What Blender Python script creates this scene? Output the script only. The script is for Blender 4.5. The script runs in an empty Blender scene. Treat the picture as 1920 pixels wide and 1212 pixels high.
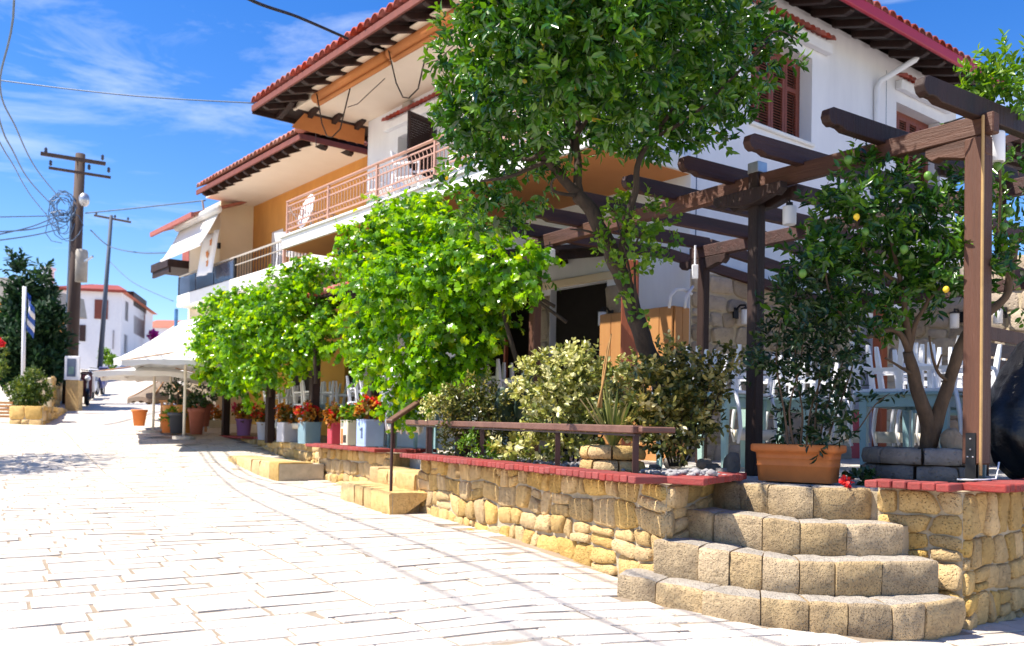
import bpy, math, random
import numpy as np
from mathutils import Vector, Matrix, noise
sc = bpy.context.scene
R = random.Random(11)
NR = np.random.default_rng(5)
PI = math.pi
# ------------------------------------------------------------------ camera
EYE = 1.10
F, CY, PIT, ROLL = 1698.0, 769.0, 0.022, 0.0188          # focal length and principal row, in pixels of a 1920 wide frame
f2 = Vector((0, math.cos(PIT), math.sin(PIT))); u2 = Vector((0, -math.sin(PIT), math.cos(PIT))); rt = Vector((1, 0, 0))
r3 = rt * math.cos(ROLL) + u2 * math.sin(ROLL); u3 = u2 * math.cos(ROLL) - rt * math.sin(ROLL)
O = Vector((0, 0, EYE))
cd = bpy.data.cameras.new('camera'); cam = bpy.data.objects.new('camera', cd); sc.collection.objects.link(cam)
cam.matrix_world = Matrix(((r3.x, u3.x, -f2.x, 0), (r3.y, u3.y, -f2.y, 0), (r3.z, u3.z, -f2.z, EYE), (0, 0, 0, 1)))
cd.sensor_width = 36; cd.lens = F / 1920 * 36; cd.shift_y = (CY - 606) / 1920
cd.clip_start = .05; cd.clip_end = 3000
cd.dof.use_dof = True; cd.dof.focus_distance = 6.3; cd.dof.aperture_fstop = 2.6
sc.camera = cam
# ------------------------------------------------------------------ light
SUN_EL, SUN_AZ = math.radians(57), math.radians(-103)        # azimuth clockwise from +Y
w = bpy.data.worlds.new('World'); sc.world = w; w.use_nodes = True
nt = w.node_tree; nt.nodes.clear()
out = nt.nodes.new('ShaderNodeOutputWorld'); bg = nt.nodes.new('ShaderNodeBackground')
sky = nt.nodes.new('ShaderNodeTexSky'); sky.sky_type = 'NISHITA'; sky.sun_disc = False
sky.sun_elevation = SUN_EL; sky.sun_rotation = SUN_AZ; sky.air_density = 1.0; sky.dust_density = .3; sky.ozone_density = 2.5
bg.inputs['Strength'].default_value = .105
tc = nt.nodes.new('ShaderNodeTexCoord'); mp = nt.nodes.new('ShaderNodeMapping')
mp.inputs['Scale'].default_value = (1.6, 1.6, 9); mp.inputs['Rotation'].default_value = (.12, -.22, .5)
nz = nt.nodes.new('ShaderNodeTexNoise'); nz.inputs['Scale'].default_value = 1.7; nz.inputs['Detail'].default_value = 8; nz.inputs['Roughness'].default_value = .62; nz.inputs['Distortion'].default_value = .7
cr = nt.nodes.new('ShaderNodeValToRGB'); cr.color_ramp.elements[0].position = .51; cr.color_ramp.elements[1].position = .80
cr.color_ramp.elements[0].color = (0, 0, 0, 1); cr.color_ramp.elements[1].color = (.62, .62, .62, 1)
hs = nt.nodes.new('ShaderNodeHueSaturation'); hs.inputs['Saturation'].default_value = 1.40; hs.inputs['Hue'].default_value = .514; hs.inputs['Value'].default_value = 1.06
mxw = nt.nodes.new('ShaderNodeMix'); mxw.data_type = 'RGBA'; mxw.inputs[7].default_value = (5.6, 6.0, 6.8, 1)
L = nt.links.new
L(tc.outputs['Generated'], mp.inputs['Vector']); L(mp.outputs[0], nz.inputs['Vector']); L(nz.outputs['Fac'], cr.inputs['Fac'])
L(sky.outputs[0], hs.inputs['Color']); L(hs.outputs[0], mxw.inputs[6]); L(cr.outputs[0], mxw.inputs[0]); L(mxw.outputs[2], bg.inputs['Color']); L(bg.outputs[0], out.inputs['Surface'])
sd = bpy.data.lights.new('sun', 'SUN'); sd.energy = 5.0; sd.angle = math.radians(.5); sd.color = (1, .93, .82)
sun = bpy.data.objects.new('sun', sd); sc.collection.objects.link(sun)
SV = Vector((math.sin(SUN_AZ) * math.cos(SUN_EL), math.cos(SUN_AZ) * math.cos(SUN_EL), math.sin(SUN_EL)))
sun.rotation_euler = SV.to_track_quat('Z', 'Y').to_euler(); sun.location = (-20, 0, 30)
vs = sc.view_settings; vs.view_transform = 'Standard'; vs.look = 'None'; vs.gamma = 1; vs.use_curve_mapping = False; vs.exposure = 1.0
# ------------------------------------------------------------------ measuring helpers (photo pixel -> place)
def ray(x, y): return f2 + r3 * ((x - 960) / F) + u3 * ((CY - y) / F)
def at(x, y, d): r = ray(x, y); return O + r * (d / r.y)
def atz(x, y, z): r = ray(x, y); return O + r * ((z - EYE) / r.z)
def V(*a): return Vector(a)
def lerp(a, b, t): return a + (b - a) * t
HC = Vector((2.19, 11.3, 0)); HA = .676
hx = Vector((math.cos(HA), math.sin(HA), 0)); hy = Vector((-math.sin(HA), math.cos(HA), 0))
def Hw(lx, ly, z): return HC + hx * lx + hy * ly + Vector((0, 0, z))
GB = [(-30, -.2), (0, 0), (5, .0), (7, .05), (10, .13), (14.4, .28), (17.7, .58), (20, .82), (24, 1.12), (28, 1.5), (40, 2.6), (65, 5), (100, 8), (200, 13), (900, 30)]
def ground(x, y):
    for (a, za), (b, zb) in zip(GB, GB[1:]):
        if y <= b: z = lerp(za, zb, max(0, (y - a) / (b - a))); break
    else: z = GB[-1][1]
    k = max(-.16, min(.13, -.08 * (x - 1.7))) * (1 if y < 7 else max(0, 1 - (y - 7) / 5))
    return z + k
# ------------------------------------------------------------------ building helpers
def tag(o, label=None, cat=None, group=None, kind=None):
    if label: o['label'] = label
    if cat: o['category'] = cat
    if group: o['group'] = group
    if kind: o['kind'] = kind
    return o
def thing(name, label, cat, loc=(0, 0, 0), rz=0, group=None):
    o = bpy.data.objects.new(name, None); sc.collection.objects.link(o)
    o.location = loc; o.rotation_euler = (0, 0, rz); o.empty_display_size = .1
    return tag(o, label, cat, group)
def wm(o):
    m = Matrix.LocRotScale(o.location, o.rotation_euler, o.scale)
    return wm(o.parent) @ m if o.parent else m
def copy_tree(o, loc=None, rz=None, parent=None, label=None):
    c = o.copy(); sc.collection.objects.link(c); c.parent = parent
    if loc is not None: c.location = loc
    if rz is not None: c.rotation_euler = (0, 0, rz)
    if label: c['label'] = label
    for ch in o.children: copy_tree(ch, parent=c)
    return c
class MB:
    def __init__(s): s.v = []; s.f = []; s.m = []; s.c = 0
    def add(s, vs_, fs):
        o = len(s.v); s.v += [tuple(v) for v in vs_]; s.f += [tuple(i + o for i in f) for f in fs]; s.m += [s.c] * len(fs); return s
    def ob(s, c, a, b, d):
        c, a, b, d = Vector(c), Vector(a), Vector(b), Vector(d)
        P = [c + a * i + b * j + d * k for k in (-1, 1) for j in (-1, 1) for i in (-1, 1)]
        fs = [(0, 2, 3, 1), (4, 5, 7, 6), (0, 1, 5, 4), (2, 6, 7, 3), (0, 4, 6, 2), (1, 3, 7, 5)]
        if a.cross(b).dot(d) < 0: fs = [f[::-1] for f in fs]
        return s.add(P, fs)
    def box(s, x0, x1, y0, y1, z0, z1):
        return s.ob(((x0 + x1) / 2, (y0 + y1) / 2, (z0 + z1) / 2), ((x1 - x0) / 2, 0, 0), (0, (y1 - y0) / 2, 0), (0, 0, (z1 - z0) / 2))
    def beam(s, a, b, w_, h, up=(0, 0, 1)):
        a, b = Vector(a), Vector(b); d = b - a; x = d.cross(Vector(up)).normalized(); u = x.cross(d).normalized()
        return s.ob((a + b) / 2, d / 2, x * w_ / 2, u * h / 2)
    def tube(s, pts, r, n=8):
        pts = [Vector(p) for p in pts]; o = len(s.v); vs_ = []; fs = []; k = len(pts)
        rr = r if isinstance(r, (list, tuple)) else [r] * k
        ref = Vector((.37, .61, .7)).normalized()
        for i, p in enumerate(pts):
            d = (pts[min(i + 1, k - 1)] - pts[max(i - 1, 0)]).normalized()
            if abs(d.dot(ref)) > .95: ref = Vector((1, 0, 0)) if abs(d.x) < .9 else Vector((0, 1, 0))
            x = (ref - d * ref.dot(d)).normalized(); y = d.cross(x); ref = x
            for j in range(n):
                a = 2 * PI * j / n; vs_.append(p + (x * math.cos(a) + y * math.sin(a)) * rr[i])
        for i in range(k - 1):
            for j in range(n):
                fs.append((i * n + j, i * n + (j + 1) % n, (i + 1) * n + (j + 1) % n, (i + 1) * n + j))
        fs.append(tuple(range(n))[::-1]); fs.append(tuple((k - 1) * n + j for j in range(n)))
        return s.add(vs_, fs)
    def lathe(s, prof, c=(0, 0, 0), n=16):
        c = Vector(c); vs_ = []; fs = []; k = len(prof)
        for r, z in prof:
            for j in range(n):
                a = 2 * PI * j / n; vs_.append(c + Vector((r * math.cos(a), r * math.sin(a), z)))
        for i in range(k - 1):
            for j in range(n): fs.append((i * n + j, i * n + (j + 1) % n, (i + 1) * n + (j + 1) % n, (i + 1) * n + j))
        fs.append(tuple(range(n))[::-1]); fs.append(tuple((k - 1) * n + j for j in range(n)))
        return s.add(vs_, fs)
    def prism(s, poly, ext):
        n = len(poly); ext = Vector(ext); P = [Vector(p) for p in poly]
        nn = Vector((0, 0, 0))
        for i in range(n): nn += P[i].cross(P[(i + 1) % n])
        if nn.dot(ext) > 0: P = P[::-1]
        return s.add(P + [p + ext for p in P], [tuple(range(n))] + [tuple(range(2 * n - 1, n - 1, -1))] + [((i + 1) % n, i, n + i, n + (i + 1) % n) for i in range(n)])
    def ball(s, c, r, n=8, m=6, sq=(1, 1, 1), jit=0):
        c = Vector(c); vs_ = [c + Vector((0, 0, r * sq[2]))]; fs = []
        for i in range(1, m):
            t = PI * i / m
            for j in range(n):
                a = 2 * PI * j / n; k = r * (1 + (R.random() - .5) * jit)
                vs_.append(c + Vector((k * sq[0] * math.sin(t) * math.cos(a), k * sq[1] * math.sin(t) * math.sin(a), k * sq[2] * math.cos(t))))
        vs_.append(c - Vector((0, 0, r * sq[2])))
        for j in range(n): fs.append((0, 1 + j, 1 + (j + 1) % n))
        for i in range(m - 2):
            for j in range(n): fs.append((1 + i * n + j, 1 + (i + 1) * n + j, 1 + (i + 1) * n + (j + 1) % n, 1 + i * n + (j + 1) % n))
        e = len(vs_) - 1
        for j in range(n): fs.append((e, 1 + (m - 2) * n + (j + 1) % n, 1 + (m - 2) * n + j))
        return s.add(vs_, fs)
    def sheet(s, g, thick=0):              # grid of points -> surface
        r_, c_ = len(g), len(g[0])
        return s.add([p for row in g for p in row], [(i * c_ + j, i * c_ + j + 1, (i + 1) * c_ + j + 1, (i + 1) * c_ + j) for i in range(r_ - 1) for j in range(c_ - 1)])
    def build(s, name, mats, parent=None, smooth=False, local=False, bev=0, seg=1, solid=0, ang=35):
        me = bpy.data.meshes.new(name)
        vv = s.v
        if parent is not None and not local:
            mi = wm(parent).inverted(); vv = [tuple(mi @ Vector(v)) for v in vv]
        me.from_pydata(vv, [], s.f); me.update()
        if not isinstance(mats, (list, tuple)): mats = [mats]
        for m in mats: me.materials.append(m)
        if len(mats) > 1: me.polygons.foreach_set('material_index', s.m)
        if smooth: me.polygons.foreach_set('use_smooth', [True] * len(s.f))
        o = bpy.data.objects.new(name, me); sc.collection.objects.link(o); o.parent = parent
        if solid: md = o.modifiers.new('Solidify', 'SOLIDIFY'); md.thickness = solid; md.offset = 0
        if bev: md = o.modifiers.new('Bevel', 'BEVEL'); md.width = bev; md.segments = seg; md.limit_method = 'ANGLE'; md.angle_limit = math.radians(ang)
        return o
def B(x0, x1, y0, y1, z0, z1): return MB().box(x0, x1, y0, y1, z0, z1)
# ------------------------------------------------------------------ materials
def M(name, col, col2=None, rough=.7, scale=6, bump=.15, bs=60, rnd=.0, metal=0, stretch=None, spec=.4, detail=6, pits=0, trans=0, rotz=None):
    m = bpy.data.materials.new(name); m.use_nodes = True; t = m.node_tree; n = t.nodes; l = t.links.new
    p = n['Principled BSDF']; p.inputs['Roughness'].default_value = rough; p.inputs['Metallic'].default_value = metal; p.inputs['Specular IOR Level'].default_value = spec
    c = n.new('ShaderNodeTexCoord'); mp_ = n.new('ShaderNodeMapping'); l(c.outputs['Object'], mp_.inputs['Vector'])
    if stretch: mp_.inputs['Scale'].default_value = stretch
    if rotz is not None:
        m0 = n.new('ShaderNodeMapping'); m0.inputs['Rotation'].default_value = (0, 0, math.radians(rotz)); l(c.outputs['Object'], m0.inputs['Vector']); l(m0.outputs[0], mp_.inputs['Vector'])
    nz_ = n.new('ShaderNodeTexNoise'); nz_.inputs['Scale'].default_value = scale; nz_.inputs['Detail'].default_value = detail; nz_.inputs['Roughness'].default_value = .65
    l(mp_.outputs[0], nz_.inputs['Vector'])
    rp = n.new('ShaderNodeValToRGB'); rp.color_ramp.elements[0].position = .32; rp.color_ramp.elements[1].position = .68
    col2 = col2 or tuple(x * .72 for x in col)
    rp.color_ramp.elements[0].color = (*col2, 1); rp.color_ramp.elements[1].color = (*col, 1)
    l(nz_.outputs['Fac'], rp.inputs['Fac']); src = rp.outputs[0]
    if rnd:
        oi = n.new('ShaderNodeObjectInfo'); h = n.new('ShaderNodeHueSaturation'); mr = n.new('ShaderNodeMapRange'); mr.inputs['To Min'].default_value = 1 - rnd; mr.inputs['To Max'].default_value = 1 + rnd
        l(oi.outputs['Random'], mr.inputs['Value']); l(mr.outputs[0], h.inputs['Value']); l(src, h.inputs['Color'])
        m2 = n.new('ShaderNodeMath'); m2.operation = 'MULTIPLY'; m2.inputs[1].default_value = 7.31; m3 = n.new('ShaderNodeMath'); m3.operation = 'FRACT'
        l(oi.outputs['Random'], m2.inputs[0]); l(m2.outputs[0], m3.inputs[0])
        mr2 = n.new('ShaderNodeMapRange'); mr2.inputs['To Min'].default_value = 1 - rnd * .8; mr2.inputs['To Max'].default_value = 1 + rnd * .5
        l(m3.outputs[0], mr2.inputs['Value']); l(mr2.outputs[0], h.inputs['Saturation']); src = h.outputs[0]
    l(src, p.inputs['Base Color'])
    if bump:
        nb = n.new('ShaderNodeTexNoise'); nb.inputs['Scale'].default_value = bs; nb.inputs['Detail'].default_value = 7; nb.inputs['Roughness'].default_value = .7
        l(mp_.outputs[0], nb.inputs['Vector']); hh = nb.outputs['Fac']
        if pits:
            vo = n.new('ShaderNodeTexVoronoi'); vo.inputs['Scale'].default_value = pits; l(mp_.outputs[0], vo.inputs['Vector'])
            r2 = n.new('ShaderNodeMapRange'); r2.inputs['From Max'].default_value = .35; r2.inputs['To Min'].default_value = -.5; r2.inputs['To Max'].default_value = .2; l(vo.outputs['Distance'], r2.inputs['Value'])
            ad = n.new('ShaderNodeMath'); l(hh, ad.inputs[0]); l(r2.outputs[0], ad.inputs[1]); hh = ad.outputs[0]
        b = n.new('ShaderNodeBump'); b.inputs['Strength'].default_value = bump; b.inputs['Distance'].default_value = .025
        l(hh, b.inputs['Height']); l(b.outputs[0], p.inputs['Normal'])
    if trans:
        tr = n.new('ShaderNodeBsdfTranslucent'); l(src, tr.inputs['Color']); mx = n.new('ShaderNodeMixShader'); mx.inputs[0].default_value = trans
        l(p.outputs[0], mx.inputs[1]); l(tr.outputs[0], mx.inputs[2]); l(mx.outputs[0], n['Material Output'].inputs['Surface'])
    return m
def leafmat(name, cols, rough=.33, trans=.35, spec=.5, tboost=1.6):
    m = bpy.data.materials.new(name); m.use_nodes = True; t = m.node_tree; n = t.nodes; l = t.links.new
    p = n['Principled BSDF']; p.inputs['Roughness'].default_value = rough; p.inputs['Specular IOR Level'].default_value = spec
    a = n.new('ShaderNodeAttribute'); a.attribute_name = 'tint'
    rp = n.new('ShaderNodeValToRGB'); e = rp.color_ramp.elements
    while len(e) < len(cols): e.new(.5)
    for i, cc in enumerate(cols): e[i].position = cc[0]; e[i].color = (*cc[1], 1)
    l(a.outputs['Fac'], rp.inputs['Fac']); l(rp.outputs[0], p.inputs['Base Color'])
    tr = n.new('ShaderNodeBsdfTranslucent'); g = n.new('ShaderNodeHueSaturation'); g.inputs['Value'].default_value = tboost; g.inputs['Saturation'].default_value = 1.1; g.inputs['Hue'].default_value = .485
    l(rp.outputs[0], g.inputs['Color']); l(g.outputs[0], tr.inputs['Color'])
    mx = n.new('ShaderNodeMixShader'); mx.inputs[0].default_value = trans; l(p.outputs[0], mx.inputs[1]); l(tr.outputs[0], mx.inputs[2]); l(mx.outputs[0], n['Material Output'].inputs['Surface'])
    return m
plaster = M('white_plaster', (.81, .81, .83), (.70, .70, .73), .9, 1.3, .15, 70, stretch=(1.3, 1.3, .35), detail=9)
cream = M('cream_plaster', (.78, .64, .44), (.73, .59, .40), .9, 1.5, .12, 90)
soffit = M('cream_soffit', (.80, .68, .55), (.76, .64, .51), .9, 2, .1, 120)
orange_p = M('orange_plaster', (.66, .30, .07), (.54, .23, .055), .9, 1.3, .12, 70, stretch=(1.3, 1.3, .4), detail=9)
slab_or = M('orange_soffit', (.66, .27, .09), (.60, .24, .08), .9, 2, .1, 80)
yellow_p = M('ochre_plaster', (.72, .42, .08), (.66, .37, .07), .9, 1.5, .1, 80)
offwhite = M('band_paint', (.82, .80, .76), (.76, .74, .70), .8, 3, .08, 80)
tile_m = M('terracotta_tile', (.44, .085, .055), (.30, .06, .045), .75, 9, .25, 60, rnd=.25)
tile2_m = M('weathered_tile', (.50, .20, .13), (.36, .11, .08), .8, 9, .25, 60, rnd=.25)
crimson = M('crimson_paint', (.42, .02, .045), (.36, .018, .04), .5, 4, .05, 60)
brick_m = M('red_cap_brick', (.34, .040, .034), (.24, .058, .048), .85, 18, .5, 90, rnd=.10)
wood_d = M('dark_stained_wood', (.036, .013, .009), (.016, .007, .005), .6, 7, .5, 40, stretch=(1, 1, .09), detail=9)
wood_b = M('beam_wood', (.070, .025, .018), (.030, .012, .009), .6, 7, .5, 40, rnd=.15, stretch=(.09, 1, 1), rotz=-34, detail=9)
wood_pb = M('front_beam_wood', (.115, .044, .024), (.048, .019, .011), .6, 7, .5, 40, stretch=(.09, 1, 1), rotz=-124, detail=9)  # darkened so the colour carries the tree shade over the front beam
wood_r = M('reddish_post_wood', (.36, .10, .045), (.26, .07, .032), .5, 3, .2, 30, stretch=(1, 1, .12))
wood_p = M('lit_post_wood', (.12, .048, .027), (.055, .022, .013), .6, 7, .5, 40, stretch=(1, 1, .08), detail=9)  # paler copy of the pergola wood, sunlight put into the colour
wood_n = M('pine_board', (.50, .25, .09), (.40, .18, .06), .5, 3, .15, 30, stretch=(1, 1, .1))
shutter_m = M('shutter_brown', (.22, .055, .03), (.16, .04, .025), .55, 8, .1, 60)
rail_p = M('copper_rail_paint', (.50, .29, .21), (.44, .25, .18), .4, 8, .05, 60)
rail_w = M('rail_wood', (.19, .095, .068), (.11, .05, .035), .55, 4, .3, 50)
iron = M('dark_brown_iron', (.05, .018, .015), (.035, .013, .011), .45, 12, .15, 80)
black = M('black_metal', (.012, .012, .013), None, .45, 12, .05, 60)
steel = M('galvanised_steel', (.55, .55, .56), (.45, .45, .46), .35, 14, .05, 60, metal=.7)
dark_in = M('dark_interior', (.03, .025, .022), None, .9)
stone_m = M('golden_stone', (.70, .47, .185), (.51, .33, .12), .92, 12, .95, 30, rnd=.20, pits=60)
stone_g = M('step_stone', (.60, .44, .24), (.36, .26, .15), .92, 10, 1.0, 26, rnd=.16, pits=85)
stone_h = M('house_stone', (.44, .35, .25), (.33, .26, .19), .95, 6, .7, 30, rnd=.25, pits=20)
mortar = M('mortar', (.58, .48, .33), (.45, .37, .25), .95, 9, .7, 45)
rock_m = M('grey_rock', (.28, .24, .20), (.17, .145, .125), .9, 6, .8, 25, rnd=.25, pits=25)
paver_m = M('worn_paver', (.68, .61, .53), (.53, .465, .39), .85, 2.6, .5, 35, rnd=.13, pits=50)
joint_m = M('paving_joint', (.37, .295, .215), (.28, .22, .155), .95, 7, .5, 60)
tread_m = M('grey_tread', (.50, .44, .36), (.33, .29, .24), .95, 7, .9, 30, pits=70)  # greyer than the step fronts, used on the tread faces only
terr_m = M('terrace_paving', (.58, .54, .49), (.47, .44, .40), .85, 5, .3, 50)
soil_m = M('soil', (.13, .09, .06), (.07, .05, .035), .95, 14, .9, 40)
white_pt = M('white_paint', (.80, .80, .82), (.75, .75, .78), .45, 6, .05, 40)
cream_pt = M('cream_paint', (.80, .72, .58), (.75, .67, .53), .45, 6, .05, 40)
mint = M('mint_paint', (.42, .60, .55), (.36, .53, .49), .45, 6, .06, 40)
mint_d = M('blue_green_paint', (.26, .42, .45), (.22, .36, .39), .45, 6, .06, 40)
terra = M('terracotta_pot', (.74, .225, .05), (.60, .175, .04), .7, 5, .12, 60)
terra_d = M('brown_pot', (.30, .09, .05), (.24, .07, .04), .7, 5, .12, 60)
canvas_w = M('white_canvas', (.86, .85, .82), (.82, .80, .77), .85, 5, .05, 120, trans=.25)
canvas_b = M('brown_canvas', (.26, .20, .15), (.22, .17, .13), .85, 5, .05, 120, trans=.15)
canvas_o = M('orange_awning_cloth', (.62, .24, .075), (.56, .21, .065), .75, 3, .05, 120, trans=.2)
lamp_w = M('frosted_white_glass', (.82, .82, .84), (.80, .80, .82), .35, 3, 0)
bark = M('bark', (.075, .052, .036), (.032, .023, .018), .9, 14, .8, 40, stretch=(1, 1, .35))
bark_l = M('light_bark', (.15, .095, .055), (.08, .052, .032), .85, 16, .6, 40, stretch=(1, 1, .4))
concrete = M('concrete', (.42, .38, .33), (.33, .30, .26), .9, 6, .3, 50)
pole_m = M('creosoted_pole', (.10, .065, .05), (.06, .04, .035), .85, 5, .3, 40, stretch=(1, 1, .1))
cable_m = M('black_cable', (.02, .02, .025), None, .6, 4, 0)
cable_b = M('blue_grey_cable', (.10, .16, .26), None, .5, 4, 0)
glass = M('dark_glass', (.02, .025, .03), None, .08, 3, 0)
smoke = M('smoked_panel', (.05, .055, .085), (.04, .045, .07), .15, 3, 0)
plastic_k = M('black_plastic', (.010, .010, .012), (.007, .007, .008), .28, 5, .5, 12)
lf_orange = leafmat('orange_tree_leaf', [(0, (.016, .055, .009)), (.4, (.042, .14, .012)), (.75, (.105, .23, .016)), (.975, (.17, .28, .025)), (1, (.38, .26, .02))], .24, .24, .65)
lf_lemon = leafmat('lemon_leaf', [(0, (.012, .042, .009)), (.45, (.036, .115, .013)), (.8, (.11, .235, .018)), (1, (.15, .24, .03))], .26, .28, .55)
lf_ficus = leafmat('dark_shrub_leaf', [(0, (.010, .026, .010)), (.6, (.020, .052, .013)), (1, (.085, .13, .025))], .30, .22, .5)
lf_vine = leafmat('vine_leaf', [(0, (.030, .12, .006)), (.35, (.10, .25, .008)), (.75, (.20, .41, .010)), (1, (.38, .49, .016))], .28, .46, .5, 1.7)
lf_ivy = leafmat('climber_leaf', [(0, (.035, .11, .012)), (.5, (.10, .22, .018)), (1, (.22, .34, .03))], .33, .4, .45)
lf_var = leafmat('variegated_leaf', [(0, (.05, .085, .018)), (.3, (.20, .23, .04)), (.55, (.50, .50, .11)), (1, (.84, .81, .46))], .4, .25, .4, 1.1)
lf_var2 = leafmat('bronze_variegated_leaf', [(0, (.030, .050, .012)), (.45, (.11, .12, .024)), (.72, (.40, .33, .07)), (1, (.75, .66, .32))], .32, .28, .45, 1.2)
lf_cyp = leafmat('cypress_leaf', [(0, (.008, .028, .012)), (.6, (.018, .055, .020)), (1, (.045, .10, .025))], .6, .15, .3)
lf_bush = leafmat('bush_leaf', [(0, (.03, .065, .015)), (.6, (.085, .14, .022)), (1, (.26, .27, .03))], .5, .3, .3)
lf_red = leafmat('bronze_begonia_leaf', [(0, (.05, .09, .015)), (.35, (.20, .12, .02)), (.7, (.42, .14, .02)), (1, (.60, .30, .04))], .4, .35, .4, 1.2)
fl_red = leafmat('red_petal', [(0, (.50, .012, .012)), (.7, (.75, .03, .02)), (1, (.80, .10, .02))], .5, .3, .3, 1.2)
fl_or = leafmat('orange_petal', [(0, (.62, .10, .012)), (1, (.80, .26, .03))], .5, .3, .3, 1.2)
fl_pk = leafmat('pink_petal', [(0, (.60, .03, .12)), (1, (.78, .12, .22))], .5, .3, .3, 1.2)
fl_mag = leafmat('magenta_petal', [(0, (.45, .02, .25)), (1, (.62, .05, .40))], .5, .3, .3, 1.2)
# ------------------------------------------------------------------ masonry
def clip(poly, a, b, c):
    r = []; n = len(poly)
    for i in range(n):
        p, q = poly[i], poly[(i + 1) % n]; dp = a * p[0] + b * p[1] - c; dq = a * q[0] + b * q[1] - c
        if dp <= 0: r.append(p)
        if dp * dq < 0: t = dp / (dp - dq); r.append((p[0] + (q[0] - p[0]) * t, p[1] + (q[1] - p[1]) * t))
    return r
def vcells(pts, x0, x1, y0, y1):
    res = []
    for i, p in enumerate(pts):
        poly = [(x0, y0), (x1, y0), (x1, y1), (x0, y1)]
        for q in sorted(pts, key=lambda q: (q[0] - p[0]) ** 2 + (q[1] - p[1]) ** 2)[1:22]:
            a, b = q[0] - p[0], q[1] - p[1]
            poly = clip(poly, a, b, a * (p[0] + q[0]) / 2 + b * (p[1] + q[1]) / 2)
            if len(poly) < 3: break
        if len(poly) >= 3: res.append(poly)
    return res
def rubble(x0, x1, y0, y1, rows, wid, jit=.3):
    res = []; y = y0; ph = R.uniform(0, 50); lines = [y0]
    while lines[-1] < y1 - .01:
        h = R.uniform(*rows); b = lines[-1] + h
        if y1 - b < rows[0] * .7: b = y1
        lines.append(b)
    wv = lambda k, x: lines[k] + (0 if k in (0, len(lines) - 1) else noise.noise(Vector((x * 2.6, k * 7.3, ph))) * .07 + noise.noise(Vector((x * 8, k * 3.1, ph))) * .025)
    for k in range(len(lines) - 1):
        x = x0; tl = 0
        while x < x1 - .005:
            w_ = R.uniform(*wid) * (1 if R.random() > .2 else .55); xe = x + w_
            if x1 - xe < wid[0] * .6: xe = x1
            tr = 0 if xe == x1 else R.uniform(-.035, .035); h = lines[k + 1] - lines[k]
            P = lambda xx, t: (xx, lerp(wv(k, xx), wv(k + 1, xx), t))
            bl, br, tl_, tr_ = x - tl, xe - tr, x + tl, xe + tr
            if R.random() < .24 and h > .15:
                c = R.uniform(.36, .62); c2 = c + R.uniform(-.12, .12); ml, mr = lerp(bl, tl_, c), lerp(br, tr_, c2)
                res.append([P(bl, 0), P(br, 0), P(mr, c2), P(ml, c)]); res.append([P(ml, c), P(mr, c2), P(tr_, 1), P(tl_, 1)])
            else: res.append([P(bl, 0), P(br, 0), P(tr_, 1), P(tl_, 1)])
            x, tl = xe, tr
    return res
def rounded(poly, gap):
    cx = sum(p[0] for p in poly) / len(poly); cy = sum(p[1] for p in poly) / len(poly)
    r = []
    for i, p in enumerate(poly):                     # drop very short edges
        q = poly[(i + 1) % len(poly)]
        if (p[0] - q[0]) ** 2 + (p[1] - q[1]) ** 2 > .0003: r.append(p)
    if len(r) < 3: return None, cx, cy
    o = []
    for i, p in enumerate(r):
        q = r[(i + 1) % len(r)]
        for t in (.13 + R.uniform(-.05, .05), .5, .87 + R.uniform(-.05, .05)): j = .009 if t == .5 else .004; o.append((lerp(p[0], q[0], t) + R.uniform(-j, j), lerp(p[1], q[1], t) + R.uniform(-j, j)))
    rad = max(.03, sum(math.hypot(p[0] - cx, p[1] - cy) for p in o) / len(o)); k = max(.4, 1 - gap / rad)
    return [(cx + (p[0] - cx) * k + R.uniform(-.003, .003), cy + (p[1] - cy) * k + R.uniform(-.003, .003)) for p in o], cx, cy
def stone(poly, P, parent, mat, h=.03, gap=.009, name='stone', local=False):
    o, cx, cy = rounded(poly, gap)
    if not o: return
    n = len(o); hh = h * R.uniform(.55, 1.3); vs_ = []; tx, ty = R.uniform(-.12, .12), R.uniform(-.12, .12)
    for k, d in ((1, -.035), (.985, hh * .6), (.86, hh)):
        for x, y in o:
            X, Y = cx + (x - cx) * k, cy + (y - cy) * k
            dd = d + (0 if d < 0 else noise.noise(Vector((X * 9, Y * 9, cx * 3))) * .013 + (X - cx) * tx + (Y - cy) * ty)
            vs_.append(P(X, Y, dd))
    vs_.append(P(cx, cy, hh * 1.03 + noise.noise(Vector((cx * 9, cy * 9, 1))) * .012)); fs = []
    for r_ in range(2):
        for j in range(n): fs.append((r_ * n + j, r_ * n + (j + 1) % n, (r_ + 1) * n + (j + 1) % n, (r_ + 1) * n + j))
    for j in range(n): fs.append((2 * n + j, 2 * n + (j + 1) % n, 3 * n))
    return MB().add(vs_, fs).build(name, mat, parent, smooth=True, local=local)
def left(d): return Vector((-d.y, d.x, 0))
_bk = None
def cap_bricks(parent, a, b, z, depth=.24, wd=.088, end=False):
    global _bk
    if _bk is None:
        o = B(-wd / 2 + .004, wd / 2 - .004, -depth, .026, -.046, 0).build('brick', brick_m, bev=.006); _bk = o.data; bpy.data.objects.remove(o)
    d = (b - a); ln = d.length; d.normalize(); k = max(1, round(ln / wd)); rz = math.atan2(-d.y, -d.x)
    for i in range(k):
        p = a + d * (ln * (i + .5) / k)
        o = bpy.data.objects.new('brick', _bk); sc.collection.objects.link(o); o.parent = parent
        m = o.modifiers.new('Bevel', 'BEVEL'); m.width = .006; m.limit_method = 'ANGLE'
        o.location = Vector((p.x, p.y, z + R.uniform(-.003, .003))) - parent.location; o.rotation_euler = (R.uniform(-.012, .012), R.uniform(-.012, .012), rz + R.uniform(-.02, .02)); o.scale.x = ln / k / wd
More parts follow.
